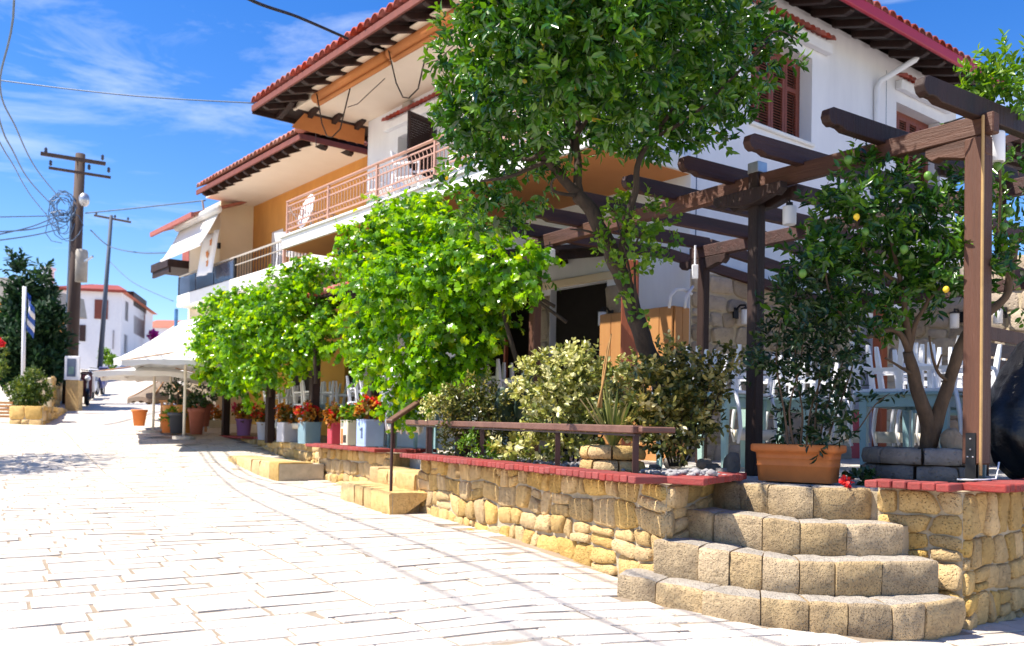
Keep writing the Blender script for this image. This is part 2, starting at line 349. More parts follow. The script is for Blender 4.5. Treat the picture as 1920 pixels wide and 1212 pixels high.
def wall(label, path, ztop, zbot, rows=(.15, .27), wid=(.17, .34), cap=True, thick=.3, skip=(), bot=None, mat=None, h=.032):
    a0 = path[0]; t = thing('stone_wall', label, 'wall', (a0.x, a0.y, 0))
    P2 = [Vector((p.x, p.y, 0)) for p in path]; ns = []
    for a, b in zip(P2, P2[1:]): ns.append(left((b - a).normalized()))
    inner = []; outer = []
    for i, p in enumerate(P2):
        n = ns[max(0, i - 1)] + ns[min(i, len(ns) - 1)]; n = n.normalized(); c = max(.5, n.dot(ns[min(i, len(ns) - 1)]))
        inner.append(p - n * (thick / c)); outer.append(p - n * (.002 / c))
    zt = ztop - (.055 if cap else .0)
    MB().prism([p + V(0, 0, zbot) for p in outer + inner[::-1]], (0, 0, zt - zbot - .002)).build('mortar_core', mortar, t)
    for i, (a, b) in enumerate(zip(P2, P2[1:])):
        if i in skip: continue
        d = (b - a); ln = d.length; d = d.normalized(); n = ns[i]
        P = lambda s, tt, dd, a=a, d=d, n=n: a + d * s + n * dd + V(0, 0, tt)
        for poly in rubble(-.003, ln + .003, zbot, zt - .004, rows, wid):
            m = sum(p[0] for p in poly) / len(poly); top = max(p[1] for p in poly); q = a + d * m
            if top < ground(q.x, q.y) + .01: continue
            stone(poly, P, t, mat or stone_m, h)
        if cap: cap_bricks(t, a - d * (0 if i else .0), b, ztop)
    return t
# ------------------------------------------------------------------ ground
def axis(lo, hi, n0, n1, fine):
    r = [lo]; 
    while r[-1] < hi:
        x = r[-1]; dd = 0 if n0 <= x <= n1 else min(abs(x - n0), abs(x - n1)); r.append(x + fine + dd * .22)
    return r
xs = axis(-900, 900, -8, 8, .5); ys = axis(-60, 1200, 0, 40, .5)
paving = M('distant_paving', (.60, .54, .46), (.52, .46, .39), .85, 3, .3, 30)
g = MB().sheet([[(x, y, ground(x, y)) for x in xs] for y in ys]).build('ground', paving, smooth=True); tag(g, kind='structure')
# pavers: joints run at 59 degrees and -31 degrees from the view axis
pu = Vector((math.sin(math.radians(59)), math.cos(math.radians(59)), 0)); pv = Vector((-math.sin(math.radians(31)), math.cos(math.radians(31)), 0))
A_ = Vector((.982, 5.70, 0)); B_ = Vector((-.99, 9.90, 0)); RT = Vector((1.46, 6.52, 0)); Vx = Vector((2.77, 5.55, 0)); VL = Vector((2.39, 5.90, 0)); VR = Vector((3.52, 6.25, 0)); VRR = Vector((7.2, 9.7, 0))
D_ = Vector((-1.53, 11.64, 0)); F_ = Vector((-3.02, 14.32, 0)); G_ = Vector((-5.34, 18.75, 0)); J_ = Vector((-7.4, 22.2, 0))
S1 = [(.655, 5.52, .86), (.96, 5.36, .895), (1.33, 5.12, .915), (1.80, 5.05, .9315), (2.25, 5.09, .9315), (2.66, 5.34, .9315)]
S2 = [(.90, 5.69, .67), (1.197, 5.5, .69), (1.42, 5.38, .708), (1.67, 5.31, .731), (1.99, 5.30, .731), (2.56, 5.42, .731)]
S3 = [(1.15, 5.98, .505), (1.36, 5.80, .512), (1.57, 5.68, .52), (1.79, 5.58, .537), (2.06, 5.57, .537), (2.44, 5.62, .54)]
S4 = [(1.42, 6.5, .335), (1.56, 6.27, .336), (1.72, 6.08, .337), (1.88, 5.90, .339), (2.1, 5.86, .339), (2.36, 5.92, .339)]
blk = [Vector((p[0], p[1], 0)) for p in S1[:]] + [Vx, VR, VRR, V(7, 30, 0), V(-7.4, 30, 0), J_, G_, F_, D_, B_, A_]
def inside(p, poly):
    c = False; n = len(poly)
    for i in range(n):
        a, b = poly[i], poly[(i + 1) % n]
        if (a.y > p.y) != (b.y > p.y) and p.x < (b.x - a.x) * (p.y - a.y) / (b.y - a.y) + a.x: c = not c
    return c
pav = []; v = -6.0
while v < 24:
    dv = R.uniform(.14, .24); u = -15.2
    while u < 12:
        du = R.uniform(.28, .66); rem = math.ceil((u + .02) / 1.9) * 1.9 - u; du = rem if rem <= .66 else (rem * .5 if rem - du < .26 else du); c = pu * (u + du / 2) + pv * (v + dv / 2)
        if c.y > 1.6 and c.y < 21.5 and abs(c.x) < c.y * .62 + 2.0 and not inside(c + V(0, 0, 0), blk):
            pav.append((c.x ** 2 + c.y ** 2 + (0 if c.x > -1 else 2), u, u + du, v, v + dv))
        u += du
    v += dv
pav.sort()
def paver_mesh(mb, u0, u1, v0, v1):
    g_ = .005; n = 3; vs_ = []
    cu, cv = (u0 + u1) / 2, (v0 + v1) / 2; tl = R.uniform(-.012, .012), R.uniform(-.012, .012); hz = R.uniform(.006, .013)
    for k, z in ((0, -.02), (.0, -.004), (.007, hz)):
        ring = [(u0 + g_ + k, v0 + g_ + k), (cu, v0 + g_ + k * .7), (u1 - g_ - k, v0 + g_ + k), (u1 - g_ - k, v1 - g_ - k), (cu, v1 - g_ - k * .7), (u0 + g_ + k, v1 - g_ - k)]
        for a, b in ring:
            j = R.uniform(-.006, .006)
            p = pu * (a + j) + pv * (b + j); p.z = ground(p.x, p.y) + z + ((a - cu) * tl[0] + (b - cv) * tl[1] if k else 0); vs_.append(p)
    fs = [(r_ * 6 + j, r_ * 6 + (j + 1) % 6, (r_ + 1) * 6 + (j + 1) % 6, (r_ + 1) * 6 + j) for r_ in range(2) for j in range(6)] + [tuple(range(12, 18))]
    mb.add(vs_, fs)
pbx = axis(-5.6, 5.6, -6, 6, .35); pby = axis(1.4, 21.2, 0, 20, .35)
bd = MB().sheet([[(x * (y + 4) / 9, y, ground(x * (y + 4) / 9, y) + .004) for x in pbx] for y in pby]).build('paver_bed', joint_m, g, smooth=True)
rest = MB()
for i, (_, u0, u1, v0, v1) in enumerate(pav):
    if i < 298: m = MB(); paver_mesh(m, u0, u1, v0, v1); m.build('paver', paver_m, g)
    else: paver_mesh(rest, u0, u1, v0, v1)
tag(rest.build('paver_field', paver_m, g), kind='stuff')
# ------------------------------------------------------------------ terrace
tp = [(1.5, 6.6), (1.9, 5.97), (2.3, 6.0), (2.5, 5.98), (2.80, 5.75), (3.45, 6.36), (7.1, 9.85), (13, 16), (8, 24), (-2, 30), (-7.3, 24), (-5.0, 18.9), (-2.8, 14.5), (-1.25, 11.75), (-.95, 11.1), (-.72, 10.1), (1.16, 6.1)]
fl = MB().prism([(x, y, -.4) for x, y in tp], (0, 0, 1.155)).build('terrace_floor', terr_m); tag(fl, kind='structure')
bed = MB().sheet([[lerp(lerp(A_ + V(.12, .12, 0), B_ + V(.18, 0, 0), i / 24), lerp(V(1.5, 6.75, 0), V(.15, 10.6, 0), i / 24), j / 8) + V(0, 0, .785 + noise.noise(Vector((i * .9, j * .9, 0))) * .035) for j in range(9)] for i in range(25)])
tag(bed.build('planting_bed', soil_m, smooth=True), kind='structure')
ZC = .827
wall('long golden stone retaining wall with a red brick cap below the brown handrail', [RT, A_, B_], ZC, -.12)
wall('right hand stone wall with a red brick cap, its corner beside the curved steps', [VRR, VR, Vx, VL], ZC, -.2, (.13, .23), (.14, .28))
wall('short stone wall under the blue and cream flower tins, with a red brick cap', [D_ + V(.35, .5, 0), D_, F_, F_ + V(.4, .35, 0)], ZC, .0, (.15, .24), (.18, .32))
wall('low far stone wall with a red brick cap under the purple flower pot', [G_ + V(.3, .25, 0), G_, J_], ZC + .03, .3, (.13, .22), (.16, .3))
wall('plain stone ledge carrying three grey and teal flower tins', [F_ + V(.12, .3, 0), G_ + V(.08, .0, 0)], ZC - .03, .1, (.16, .24), (.3, .5), cap=False)
def catmull(pts, n):
    r = []
    for i in range(len(pts) - 1):
        p0, p1, p2, p3 = [Vector(pts[max(0, min(len(pts) - 1, i + k))]) for k in (-1, 0, 1, 2)]
        for j in range(n):
            t = j / n; r.append(.5 * (2 * p1 + (p2 - p0) * t + (2 * p0 - 5 * p1 + 4 * p2 - p3) * t * t + (3 * p1 - p0 - 3 * p2 + p3) * t ** 3))
    r.append(Vector(pts[-1])); return r
def arc(pts):
    c = catmull(pts, 14); s = [0]
    for a, b in zip(c, c[1:]): s.append(s[-1] + (b - a).length)
    def ev(x):
        x = max(0, min(s[-1] - 1e-5, x)); i = 0
        while s[i + 1] < x: i += 1
        t = (x - s[i]) / (s[i + 1] - s[i]); p = c[i].lerp(c[i + 1], t); d = (c[i + 1] - c[i]); d.z = 0; d.normalize()
        return p, d
    return ev, s[-1]
def steps(name, label, rows, zlow, loc, wid=(.19, .33), depth=.33, mat=None, close=None, core=True):
    t = thing(name, label, 'steps', loc); zl = zlow
    for ri, row in enumerate(rows):
        ev, ln = arc([(x, y, EYE - e) for x, y, e in row]); bounds = [0]
        while bounds[-1] < ln - wid[0]: bounds.append(bounds[-1] + R.uniform(*wid))
        bounds[-1] = ln
        for s0, s1 in zip(bounds, bounds[1:]):
            m = MB(); g_ = .004; K = 7; grid = []; dp = depth * R.uniform(.95, 1.0); hb = R.uniform(-.004, .006); fo = R.uniform(-.006, .012); sd = R.uniform(0, 50)
            for k in range(K):
                f = k / (K - 1); s = s0 + g_ + (s1 - s0 - 2 * g_) * f; e = .007 if k in (0, K - 1) else 0
                p, d = ev(s); n = Vector((d.y, -d.x, 0)); zt = p.z + hb - e * .8; zb = zl[ri] if isinstance(zl, list) else zl
                col = []
                for (o_, z) in ((-.05, zb - .06), (.006, zb + .01), (.010, lerp(zb, zt, .5)), (.008, zt - .022), (.002, zt - .006), (-.016, zt), (-dp * .5, zt + .004), (-dp, zt - .004)):
                    q = Vector((p.x, p.y, z)) + n * (o_ + fo - (e if o_ > -.04 else 0))
                    q += (n + V(0, 0, .5)) * (noise.noise(q * 7 + V(sd, 0, 0)) * .020 + noise.noise(q * 23 + V(sd, 3, 0)) * .012)
                    col.append(q)
                grid.append(col)
            m.sheet(grid); L_ = len(grid[0])
            m.add(grid[0], [tuple(range(L_))]); m.add(grid[-1], [tuple(range(L_))[::-1]])
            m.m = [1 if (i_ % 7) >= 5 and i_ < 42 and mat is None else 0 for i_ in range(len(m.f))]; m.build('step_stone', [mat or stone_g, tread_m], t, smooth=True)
        if core:
            pr = [ev(ln * i / 14) for i in range(15)]
            poly = [Vector((p.x, p.y, zl[ri] - .1)) - Vector((d.y, -d.x, 0)) * .022 for p, d in pr]
            zz = min(p.z for p, d in pr) - .02
            if close: MB().prism(poly + [Vector((x, y, zl[ri] - .1)) for x, y in close], (0, 0, zz - zl[ri] + .1)).build('mortar_core', mortar, t)
    return t
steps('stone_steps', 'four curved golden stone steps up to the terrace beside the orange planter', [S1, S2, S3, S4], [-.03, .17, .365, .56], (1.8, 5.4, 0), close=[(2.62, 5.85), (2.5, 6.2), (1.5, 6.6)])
dW = (B_ - A_).normalized(); nW = left(dW)
b0 = B_ + nW * .02; 
def row(p, q, z): return [(p.x, p.y, EYE - z), (lerp(p.x, q.x, .5), lerp(p.y, q.y, .5), EYE - z), (q.x, q.y, EYE - z)]
e2 = B_ + dW * 1.75
steps('stone_steps', 'short flight of pale stone steps between two walls, with a handrail post', [row(e2 + nW * .42, B_ + nW * .42 - dW * .28, .42), row(e2 + nW * .06, B_ + nW * .06 - dW * .0, .60)], [.17, .40], (-1.3, 10.3, 0), (.3, .5), .48, stone_m, [(B_.x + .2, B_.y + .1), (e2.x + .3, e2.y + .2)])
q0 = V(-3.50, 13.62, 0); q1 = V(-5.05, 16.2, 0)
steps('stone_steps', 'low stone block step in front of the grey flower tins', [row(q1, q0, .54)], [.26], (-4.2, 14.8, 0), (.35, .6), .55, stone_m, [(q0.x + .62, q0.y + .34), (q1.x + .62, q1.y + .34)])
# ------------------------------------------------------------------ main house (local frame: x = into the house, y = along the street)
def onx(x, y, lx=0.):
    r = ray(x, y); o = O - HC; t = (lx - o.dot(hx)) / r.dot(hx); q = O + r * t; return ((q - HC).dot(hy), q.z)
def ony(x, y, ly=0.):
    r = ray(x, y); o = O - HC; t = (ly - o.dot(hy)) / r.dot(hy); q = O + r * t; return ((q - HC).dot(hx), q.z)
def wallx(mb, ax, c0, c1, a0, a1, z0, z1, ops):
    A = sorted({a0, a1, *[v for o in ops for v in o[:2]]}); Z = sorted({z0, z1, *[v for o in ops for v in o[2:]]})
    for i in range(len(A) - 1):
        j0 = None
        for k in range(len(Z)):
            solid = k < len(Z) - 1 and not any(o[0] <= A[i] and A[i + 1] <= o[1] and o[2] <= Z[k] and Z[k + 1] <= o[3] for o in ops)
            if solid and j0 is None: j0 = Z[k]
            if not solid and j0 is not None:
                mb.box(*((c0, c1, A[i], A[i + 1]) if ax == 'x' else (A[i], A[i + 1], c0, c1)), j0, Z[k]); j0 = None
    return mb
TZ = .755
h = thing('white_house', 'large white two storey house with red tiled eaves, street balcony and brown shutters', 'house', HC, HA)
UX = [(5.75, 7.06, 4.58, 6.53)]; GX = [(1.46, 2.64, 0, 3.18), (2.95, 4.6, 0, 3.23), (6.1, 6.75, 1.6, 3.0), (7.1, 7.95, 0, 2.9)]
wallx(MB(), 'x', 0, .12, .35, 8.18, .1, 4.36, GX).build('street_wall', plaster, h, local=True)
wallx(MB(), 'x', 0, .35, .35, 8.18, 4.56, 7.10, UX).build('upper_street_wall', plaster, h, local=True)
wallx(MB(), 'y', 0, .35, 0, 12.0, .1, 4.36, [(3.72, 4.62, 0, 2.95)]).build('side_wall', plaster, h, local=True)
W1, W2 = (1.19, 2.62, 5.29, 6.53), (4.98, 6.43, 5.29, 6.48)
wallx(MB(), 'y', 0, .35, 0, 7.0, 4.56, 7.16, [W1, W2]).build('upper_side_wall', plaster, h, local=True)
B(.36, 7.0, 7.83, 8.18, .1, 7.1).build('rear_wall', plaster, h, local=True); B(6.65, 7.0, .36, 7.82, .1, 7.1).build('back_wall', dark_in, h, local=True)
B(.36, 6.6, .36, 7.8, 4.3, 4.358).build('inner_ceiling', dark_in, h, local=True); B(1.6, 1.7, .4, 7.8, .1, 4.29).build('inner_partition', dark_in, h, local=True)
sl = B(-1.70, 0, -.004, 8.30, 4.36, 4.56).build('balcony_slab', offwhite, h, local=True, bev=.008)
B(-1.66, -.003, .03, 8.27, 4.352, 4.358).build('slab_soffit', slab_or, h, local=True)
B(-1.74, -1.60, -.03, 8.33, 4.562, 4.60).build('slab_coping', offwhite, h, local=True, bev=.008)
B(.002, 7.0, .002, 8.18, 4.362, 4.558).build('floor_slab', plaster, h, local=True)
B(-1.40, .36, -.02, 8.45, 7.10, 7.24).build('balcony_ceiling', soffit, h, local=True, bev=.01)
B(-1.46, -1.405, -.02, 8.47, 7.06, 7.22).build('ceiling_beam', soffit, h, local=True, bev=.008)
# roof : hipped deck, fascia, rafters, tiles
def hip_roof(par, x0, x1, y0, y1, z, rise, t=.05):
    ap = V((x0 + x1) / 2, (y0 + y1) / 2, z + rise * min(x1 - x0, y1 - y0) / 2)
    c = [V(x0, y0, z), V(x1, y0, z), V(x1, y1, z), V(x0, y1, z)]
    m = MB(); m.add(c + [ap] + [p + V(0, 0, t) for p in c] + [ap + V(0, 0, t)], [(1, 0, 4), (2, 1, 4), (3, 2, 4), (0, 3, 4), (5, 6, 9), (6, 7, 9), (7, 8, 9), (8, 5, 9), (0, 1, 6, 5), (1, 2, 7, 6), (2, 3, 8, 7), (3, 0, 5, 8)])
    return m.build('roof_deck', wood_d, par, local=True)
RX0, RX1, RY0, RY1, RZ = -2.14, 7.3, -.74, 8.75, 7.0
hip_roof(h, RX0, RX1, RY0, RY1, RZ, .32)
def tile_col(slope, n=3, L_=.42, r=.105):
    m = MB()
    for k in range(n):
        g_ = []
        for (u, rr) in ((k * L_, r), (k * L_ + L_ + .05, r * .84)):
            g_.append([V(u, rr * math.cos(a), u * slope + rr * math.sin(a) * .95 + (.018 if u == k * L_ else 0) + k * .004) for a in [PI * j / 6 for j in range(7)]])
        m.sheet(g_)
        m.add(g_[0] + [p * 1 - V(-.0, p.y * .14, (p.z - k * L_ * slope) * .14) for p in g_[0]], [(j, j + 7, j + 8, j + 1) for j in range(6)])
    return m
def tiles(par, mat, x0, y0, dirv, up, n, sp, z, slope, name='roof_tile'):
    o0 = tile_col(slope).build(name, mat, smooth=True); me = o0.data; bpy.data.objects.remove(o0)
    rz = math.atan2(up[1], up[0])
    for i in range(n):
        o = bpy.data.objects.new(name, me); sc.collection.objects.link(o); o.parent = par
        o.location = (x0 + dirv[0] * sp * i + R.uniform(-.006, .006), y0 + dirv[1] * sp * i + R.uniform(-.006, .006), z + R.uniform(-.006, .006)); o.rotation_euler = (R.uniform(-.03, .03), 0, rz + R.uniform(-.02, .02))
        s = o.modifiers.new('Solidify', 'SOLIDIFY'); s.thickness = .014
tiles(h, tile_m, RX0 - .05, RY0 + .1, (0, 1), (1, 0), 45, .21, RZ + .08, .32)
tiles(h, tile_m, RX0 + .1, RY0 - .05, (1, 0), (0, 1), 45, .21, RZ + .08, .32)
fas_m = M('fascia_wood', (.20, .055, .035), (.14, .04, .028), .7)
B(RX0 - .02, RX0 + .02, RY0, RY1, RZ - .05, RZ + .06).build('fascia_board', fas_m, h, local=True, bev=.005)
B(RX0 + .03, RX1, RY0 - .05, RY0 + .01, RZ - .05, RZ + .115).build('gutter', crimson, h, local=True, bev=.02, seg=2)
B(RX0, RX1, RY1 - .02, RY1 + .02, RZ - .09, RZ + .07).build('fascia_board', wood_d, h, local=True, bev=.005)
raf = MB().prism([(0, -.05, -.02), (.0, -.05, -.07), (.10, -.05, -.10), (.62, -.05, .06), (.62, -.05, .16)], (0, .10, 0)).build('rafter', wood_d, h, local=True, bev=.008)
def inst(o, loc, rz):
    c = o.copy(); sc.collection.objects.link(c); c.location = loc; c.rotation_euler = (0, 0, rz); return c
raf.location = (RX0 + .03, RY0 + .5, RZ)
for i in range(1, 17): inst(raf, (RX0 + .03, RY0 + .5 + i * .535, RZ), 0)
for i in range(16): inst(raf, (RX0 + .9 + i * .53, RY0 + .03, RZ), PI / 2)
for i in range(6): inst(raf, (RX0 + .5 + i * .5, RY1 - .03, RZ), -PI / 2)
# windows on the side wall
def slat_leaf(w_, hgt, par, mat=shutter_m, name='shutter', split=.62):
    f = MB(); a = .055
    f.box(0, a, -.02, .02, 0, hgt); f.box(w_ - a, w_, -.02, .02, 0, hgt)
    for z in (0, hgt * split, hgt - .07): f.box(a, w_ - a, -.018, .018, z, z + .07)
    s = f.build(name, mat, par, local=True, bev=.004)
    sl_ = MB(); n = int(hgt / .045)
    for i in range(n):
        z = .07 + (hgt - .14) * (i + .5) / n
        sl_.ob((w_ / 2, 0, z), (w_ / 2 - a, 0, 0), (0, .014, .012), (0, -.0022, .0026))
    q = sl_.build('slats', mat, s, local=True); tag(q, kind='stuff')
    return s
def hood(par, a0, a1, z, ax):
    if ax == 'y': B(a0, a1, -.11, -.002, z - .17, z - .02).build('lintel_shelf', plaster, par, local=True, bev=.01)
    else: B(-.11, -.002, a0, a1, z - .17, z - .02).build('lintel_shelf', plaster, par, local=True, bev=.01)
    o0 = tile_col(.45, 1, .16, .062).build('hood_tile', tile_m, smooth=True); me = o0.data; bpy.data.objects.remove(o0); n = int((a1 - a0) / .125)
    for i in range(n):
        o = bpy.data.objects.new('hood_tile', me); sc.collection.objects.link(o); o.parent = par; s = a0 + (a1 - a0) * (i + .5) / n
        o.location = (s, -.16, z) if ax == 'y' else (-.16, s, z); o.rotation_euler = (0, 0, PI / 2 if ax == 'y' else 0)
        md = o.modifiers.new('Solidify', 'SOLIDIFY'); md.thickness = .012
for (x0, x1, z0, z1) in (W1, W2):
    fr = MB().box(x0, x0 + .05, .2, .27, z0, z1).box(x1 - .05, x1, .2, .27, z0, z1).box(x0 + .05, x1 - .05, .2, .27, z1 - .06, z1).box(x0 + .05, x1 - .05, .2, .27, z0, z0 + .04).build('window', shutter_m, h, local=True, bev=.005)
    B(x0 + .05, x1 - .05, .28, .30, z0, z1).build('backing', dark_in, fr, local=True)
    n = 4; ww = (x1 - x0 - .11) / n
    for i in range(n):
        s = slat_leaf(ww - .006, z1 - z0 - .11, h); s.location = (x0 + .056 + i * ww, .205, z0 + .045)
    B(x0 - .03, x1 + .03, -.05, .19, z0 - .05, z0 + .002).build('window_sill', offwhite, h, local=True, bev=.01)
hood(h, .80, 2.98, 6.83, 'y'); hood(h, 4.94, 6.62, 6.83, 'y'); hood(h, 5.2, 7.42, 6.86, 'x')
# balcony door and shutters
s = slat_leaf(.62, 1.9, h, wood_d); s.location = (-.06, 5.80, 4.6); s.rotation_euler = (0, 0, PI + .25)
s = slat_leaf(.6, 1.9, h, wood_d); s.location = (.22, 6.45, 4.6); s.rotation_euler = (0, 0, PI / 2)
B(.30, .33, 5.75, 7.06, 4.58, 6.53).build('balcony_door', glass, h, local=True)
B(-.10, 0, 6.52, 6.78, 6.93, 7.06).build('alarm_box', concrete, h, local=True, bev=.01)
# railing
rl = []
X_ = -1.66
B(X_ - .03, X_ + .03, .0, 8.18, 5.205, 5.24).build('handrail', rail_p, h, local=True, bev=.015, seg=2)
r = MB()
for z in (5.13, 5.02, 4.80, 4.70): r.box(X_ - .012, X_ + .012, .02, 8.16, z, z + .02)
for z in (5.13, 5.02, 4.80, 4.70): r.box(X_ + .02, -.02, 8.15, 8.175, z, z + .02)
r.build('railing_bar', rail_p, h, local=True)
b = MB(); n = 78
for i in range(n):
    y = .06 + 8.08 * i / n; b.box(X_ - .006, X_ + .006, y - .006, y + .006, 4.82, 5.02)
    for z0, z1 in ((5.04, 5.13), (4.71, 4.80)): b.beam((X_, y, z0), (X_, y + .045, z1), .009, .009, up=(1, 0, 0))
for i in range(15):
    x = X_ + .1 + i * .105; b.box(x - .006, x + .006, 8.155, 8.168, 4.71, 5.13)
tag(b.build('balusters', rail_p, h, local=True), kind='stuff')
for i in range(6):
    y = .05 + i * 1.62; B(X_ - .02, X_ + .02, y - .02, y + .02, 4.602, 5.20).build('railing_post', rail_p, h, local=True)
# downpipe, cable
MB().tube([(4.62, -.55, 6.98), (4.6, -.5, 6.9), (4.33, -.08, 6.62), (4.3, -.05, 6.5), (4.3, -.05, 4.9), (4.3, -.05, 3.2)], .045, 10).build('downpipe', white_pt, h, smooth=True, local=True)
MB().box(4.66, 4.665, -.006, .0, 3.2, 6.9).box(.10, .105, -.012, -.0, 3.1, 6.4).build('wall_cable', cable_b, h, local=True)
# stone facing of the lower side wall and pillars by the doors
zt = lambda s: 3.14
fp = lambda s, t_, d: V(s, -.012 - d, t_)
for poly in rubble(.02, 12.0, .70, 3.13, (.17, .30), (.24, .5)):
    cx = sum(p[0] for p in poly) / len(poly); cz = sum(p[1] for p in poly) / len(poly)
    if 3.55 < cx < 4.75 and cz < 3.0: continue
    stone(poly, fp, h, stone_h, .03, .014, local=True)
MB().box(.02, 3.72, -.012, -.001, .6, 3.14).box(4.62, 12, -.012, -.001, .6, 3.14).build('facing_mortar', mortar, h, local=True)
fx = lambda s, t_, d: V(-.012 - d, s, t_)
for a0, a1 in ((1.18, 1.45), (2.655, 2.94)):
    B(-.012, -.001, a0, a1, .7, 3.1).build('pillar_mortar', mortar, h, local=True)
    z = .72
    while z < 3.0:
        zz = min(3.1, z + R.uniform(.28, .5)); stone([(a0, z), (a1, z), (a1, zz), (a0, zz)], fx, h, stone_h, .03, .008, local=True); z = zz
B(-.05, 0, 1.16, 2.94, 3.19, 3.30).build('door_lintel', cream, h, local=True, bev=.01)
for y0, y1, z0, z1 in ((6.1, 6.75, 1.6, 3.0), (7.1, 7.95, .76, 2.9)):
    MB().box(.02, .08, y0, y0 + .07, z0, z1).box(.02, .08, y1 - .07, y1, z0, z1).box(.02, .08, y0 + .07, y1 - .07, z1 - .07, z1).build('door_frame', white_pt, h, local=True)
MB().box(.04, .10, 3.75, 3.79, .76, 2.9).build('door_jamb', wood_r, h, local=True)
B(3.72, 4.62, .22, .27, .7, 2.95).build('side_door', M('grey_door', (.30, .30, .36), None, .6), h, local=True)
B(3.78, 4.56, .205, .218, .76, 1.5).build('door_panel', crimson, h, local=True)
# lower extension of the side wall
ex = B(7.06, 12, .36, 6, .1, 4.3).build('stone_annex', stone_h); ex.location = HC; ex.rotation_euler = (0, 0, HA); tag(ex, 'low stone faced annex behind the pergola at the far right', 'house')
lt = thing('lean_to_roof', 'brown timber lean-to roof sloping up behind the right hand pergola post', 'roof', at(1754, 316, 13))
a, b_ = at(1752, 318, 13.2), at(1935, 252, 9.2); bk = V(3.2, 2.6, .35)
m = MB(); m.add([a, b_, b_ + bk, a + bk] + [p + V(0, 0, .09) for p in (a, b_, b_ + bk, a + bk)], [(0, 3, 2, 1), (4, 5, 6, 7), (0, 1, 5, 4), (1, 2, 6, 5), (2, 3, 7, 6), (3, 0, 4, 7)]); m.build('roof_deck', wood_b, lt)
for i in range(9):
    p = a.lerp(b_, (i + .5) / 9) - V(0, 0, .055); MB().beam(p, p + bk, .07, .10).build('rafter', wood_d, lt)
for k in (.06, .94):
    p = a.lerp(b_, k) + bk * .5; MB().box(p.x - .06, p.x + .06, p.y - .06, p.y + .06, .7, p.z - .02).build('post', wood_d, lt)
# orange awnings of the balcony
def arm(par, pts, m_=iron, r=.012): return MB().tube(pts, r, 6).build('awning_arm', m_, par, smooth=True)
aw = thing('rolled_awning', 'long rolled orange awning under the main eaves with folding metal arms', 'awning', Hw(-1.5, 5, 7))
for y0, y1 in ((4.95, 7.42), (.2, 4.85)):
    MB().tube([Hw(-1.52, y0, 6.98), Hw(-1.52, y1, 6.98)], .085, 12).build('cloth_roll', canvas_o, aw, smooth=True)
    MB().beam(Hw(-1.62, y0 + .03, 7.065), Hw(-1.62, y1, 7.065), .16, .03).build('top_rail', soffit, aw, bev=.01)
    MB().tube([Hw(-1.50, y0 - .05, 6.86), Hw(-1.50, y1 - .1, 6.86)], .04, 8).build('front_bar', canvas_o, aw, smooth=True)
for y in (7.2, 4.75, 2.9):
    arm(aw, [Hw(-1.6, y, 6.98), Hw(-1.66, y - .35, 6.35), Hw(-1.66, y - .55, 6.08), Hw(-1.6, y - .62, 6.06), Hw(-1.5, y - .72, 6.2), Hw(-1.3, y - .72, 7.08)], bark)
    arm(aw, [Hw(-1.38, y - .74, 6.6), Hw(-1.3, y - .95, 6.62), Hw(-1.1, y - 1.5, 6.95)], iron, .008)
aw2 = thing('hanging_awning', 'orange awning cloth hanging below the far end of the white house ceiling', 'awning', Hw(-.6, 8.4, 6.9))
MB().sheet([[Hw(lerp(lerp(-1.26, .05, i / 8), lerp(-1.50, .05, i / 8), j / 4), 8.40 + j * .008, lerp(7.03, 6.72, j / 4)) for i in range(9)] for j in range(5)]).build('cloth', canvas_o, aw2, solid=.008)
MB().tube([Hw(-1.28, 8.41, 7.04), Hw(.05, 8.41, 7.04)], .02, 6).build('bar', iron, aw2)
MB().tube([Hw(-1.0, 8.43, 6.8), Hw(-.95, 8.5, 6.5)], .008, 6).build('cord', iron, aw2)
# things on the balcony
ds = thing('satellite_dish', 'white satellite dish behind the left end of the balcony railing', 'dish', Hw(-1.35, 8.0, 4.6))
q = Hw(-1.38, 7.95, 5.06); dn = (V(-.75, -.55, .25)).normalized(); t1 = dn.cross(V(0, 0, 1)).normalized(); t2 = t1.cross(dn)
gr = []
for i in range(5):
    rr = .30 * i / 4
    gr.append([q + t1 * rr * math.cos(2 * PI * j / 16) + t2 * rr * 1.12 * math.sin(2 * PI * j / 16) + dn * (rr * rr * .8 - .06) for j in range(17)])
MB().sheet(gr).build('reflector', white_pt, ds, smooth=True, solid=.01)
MB().tube([q - dn * .05, q - dn * .1 - V(0, 0, .2), Hw(-1.35, 8.0, 4.565)], .02).build('mount', steel, ds); MB().tube([q - t2 * .3 + dn * .02, q + dn * .32 - t2 * .08], .01).build('feed_arm', steel, ds)
def plastic_chair(label, lx, ly, rz, z=4.56, group='white chairs on the balconies'):
    t = thing('balcony_chair', label, 'chair', (0, 0, 0), 0, group)
    B(-.24, .24, -.24, .24, .41, .45).build('seat', white_pt, t, bev=.015)
    MB().sheet([[(-.23 + .46 * i / 4, .22 + .10 * j / 4 + .03 * math.cos((i - 2) * .7), .46 + .42 * j / 4) for i in range(5)] for j in range(5)]).build('backrest', white_pt, t, solid=.02)
    for x in (-.21, .21):
        for y in (-.21, .21): MB().tube([(x, y, .42), (x * 1.15, y * 1.15, 0)], .022, 6).build('leg', white_pt, t)
        MB().tube([(x * 1.12, -.22, .43), (x * 1.15, -.22, .64), (x * 1.15, .24, .66)], .02, 6).build('armrest', white_pt, t)
    t.location = Hw(lx, ly, z); t.rotation_euler = (0, 0, HA + rz)
plastic_chair('white balcony chair by the open shutter, partly hidden by the orange tree', -1.15, 4.6, .4)
plastic_chair('white balcony chair left of the open balcony door', -1.1, 5.5, -1.2)
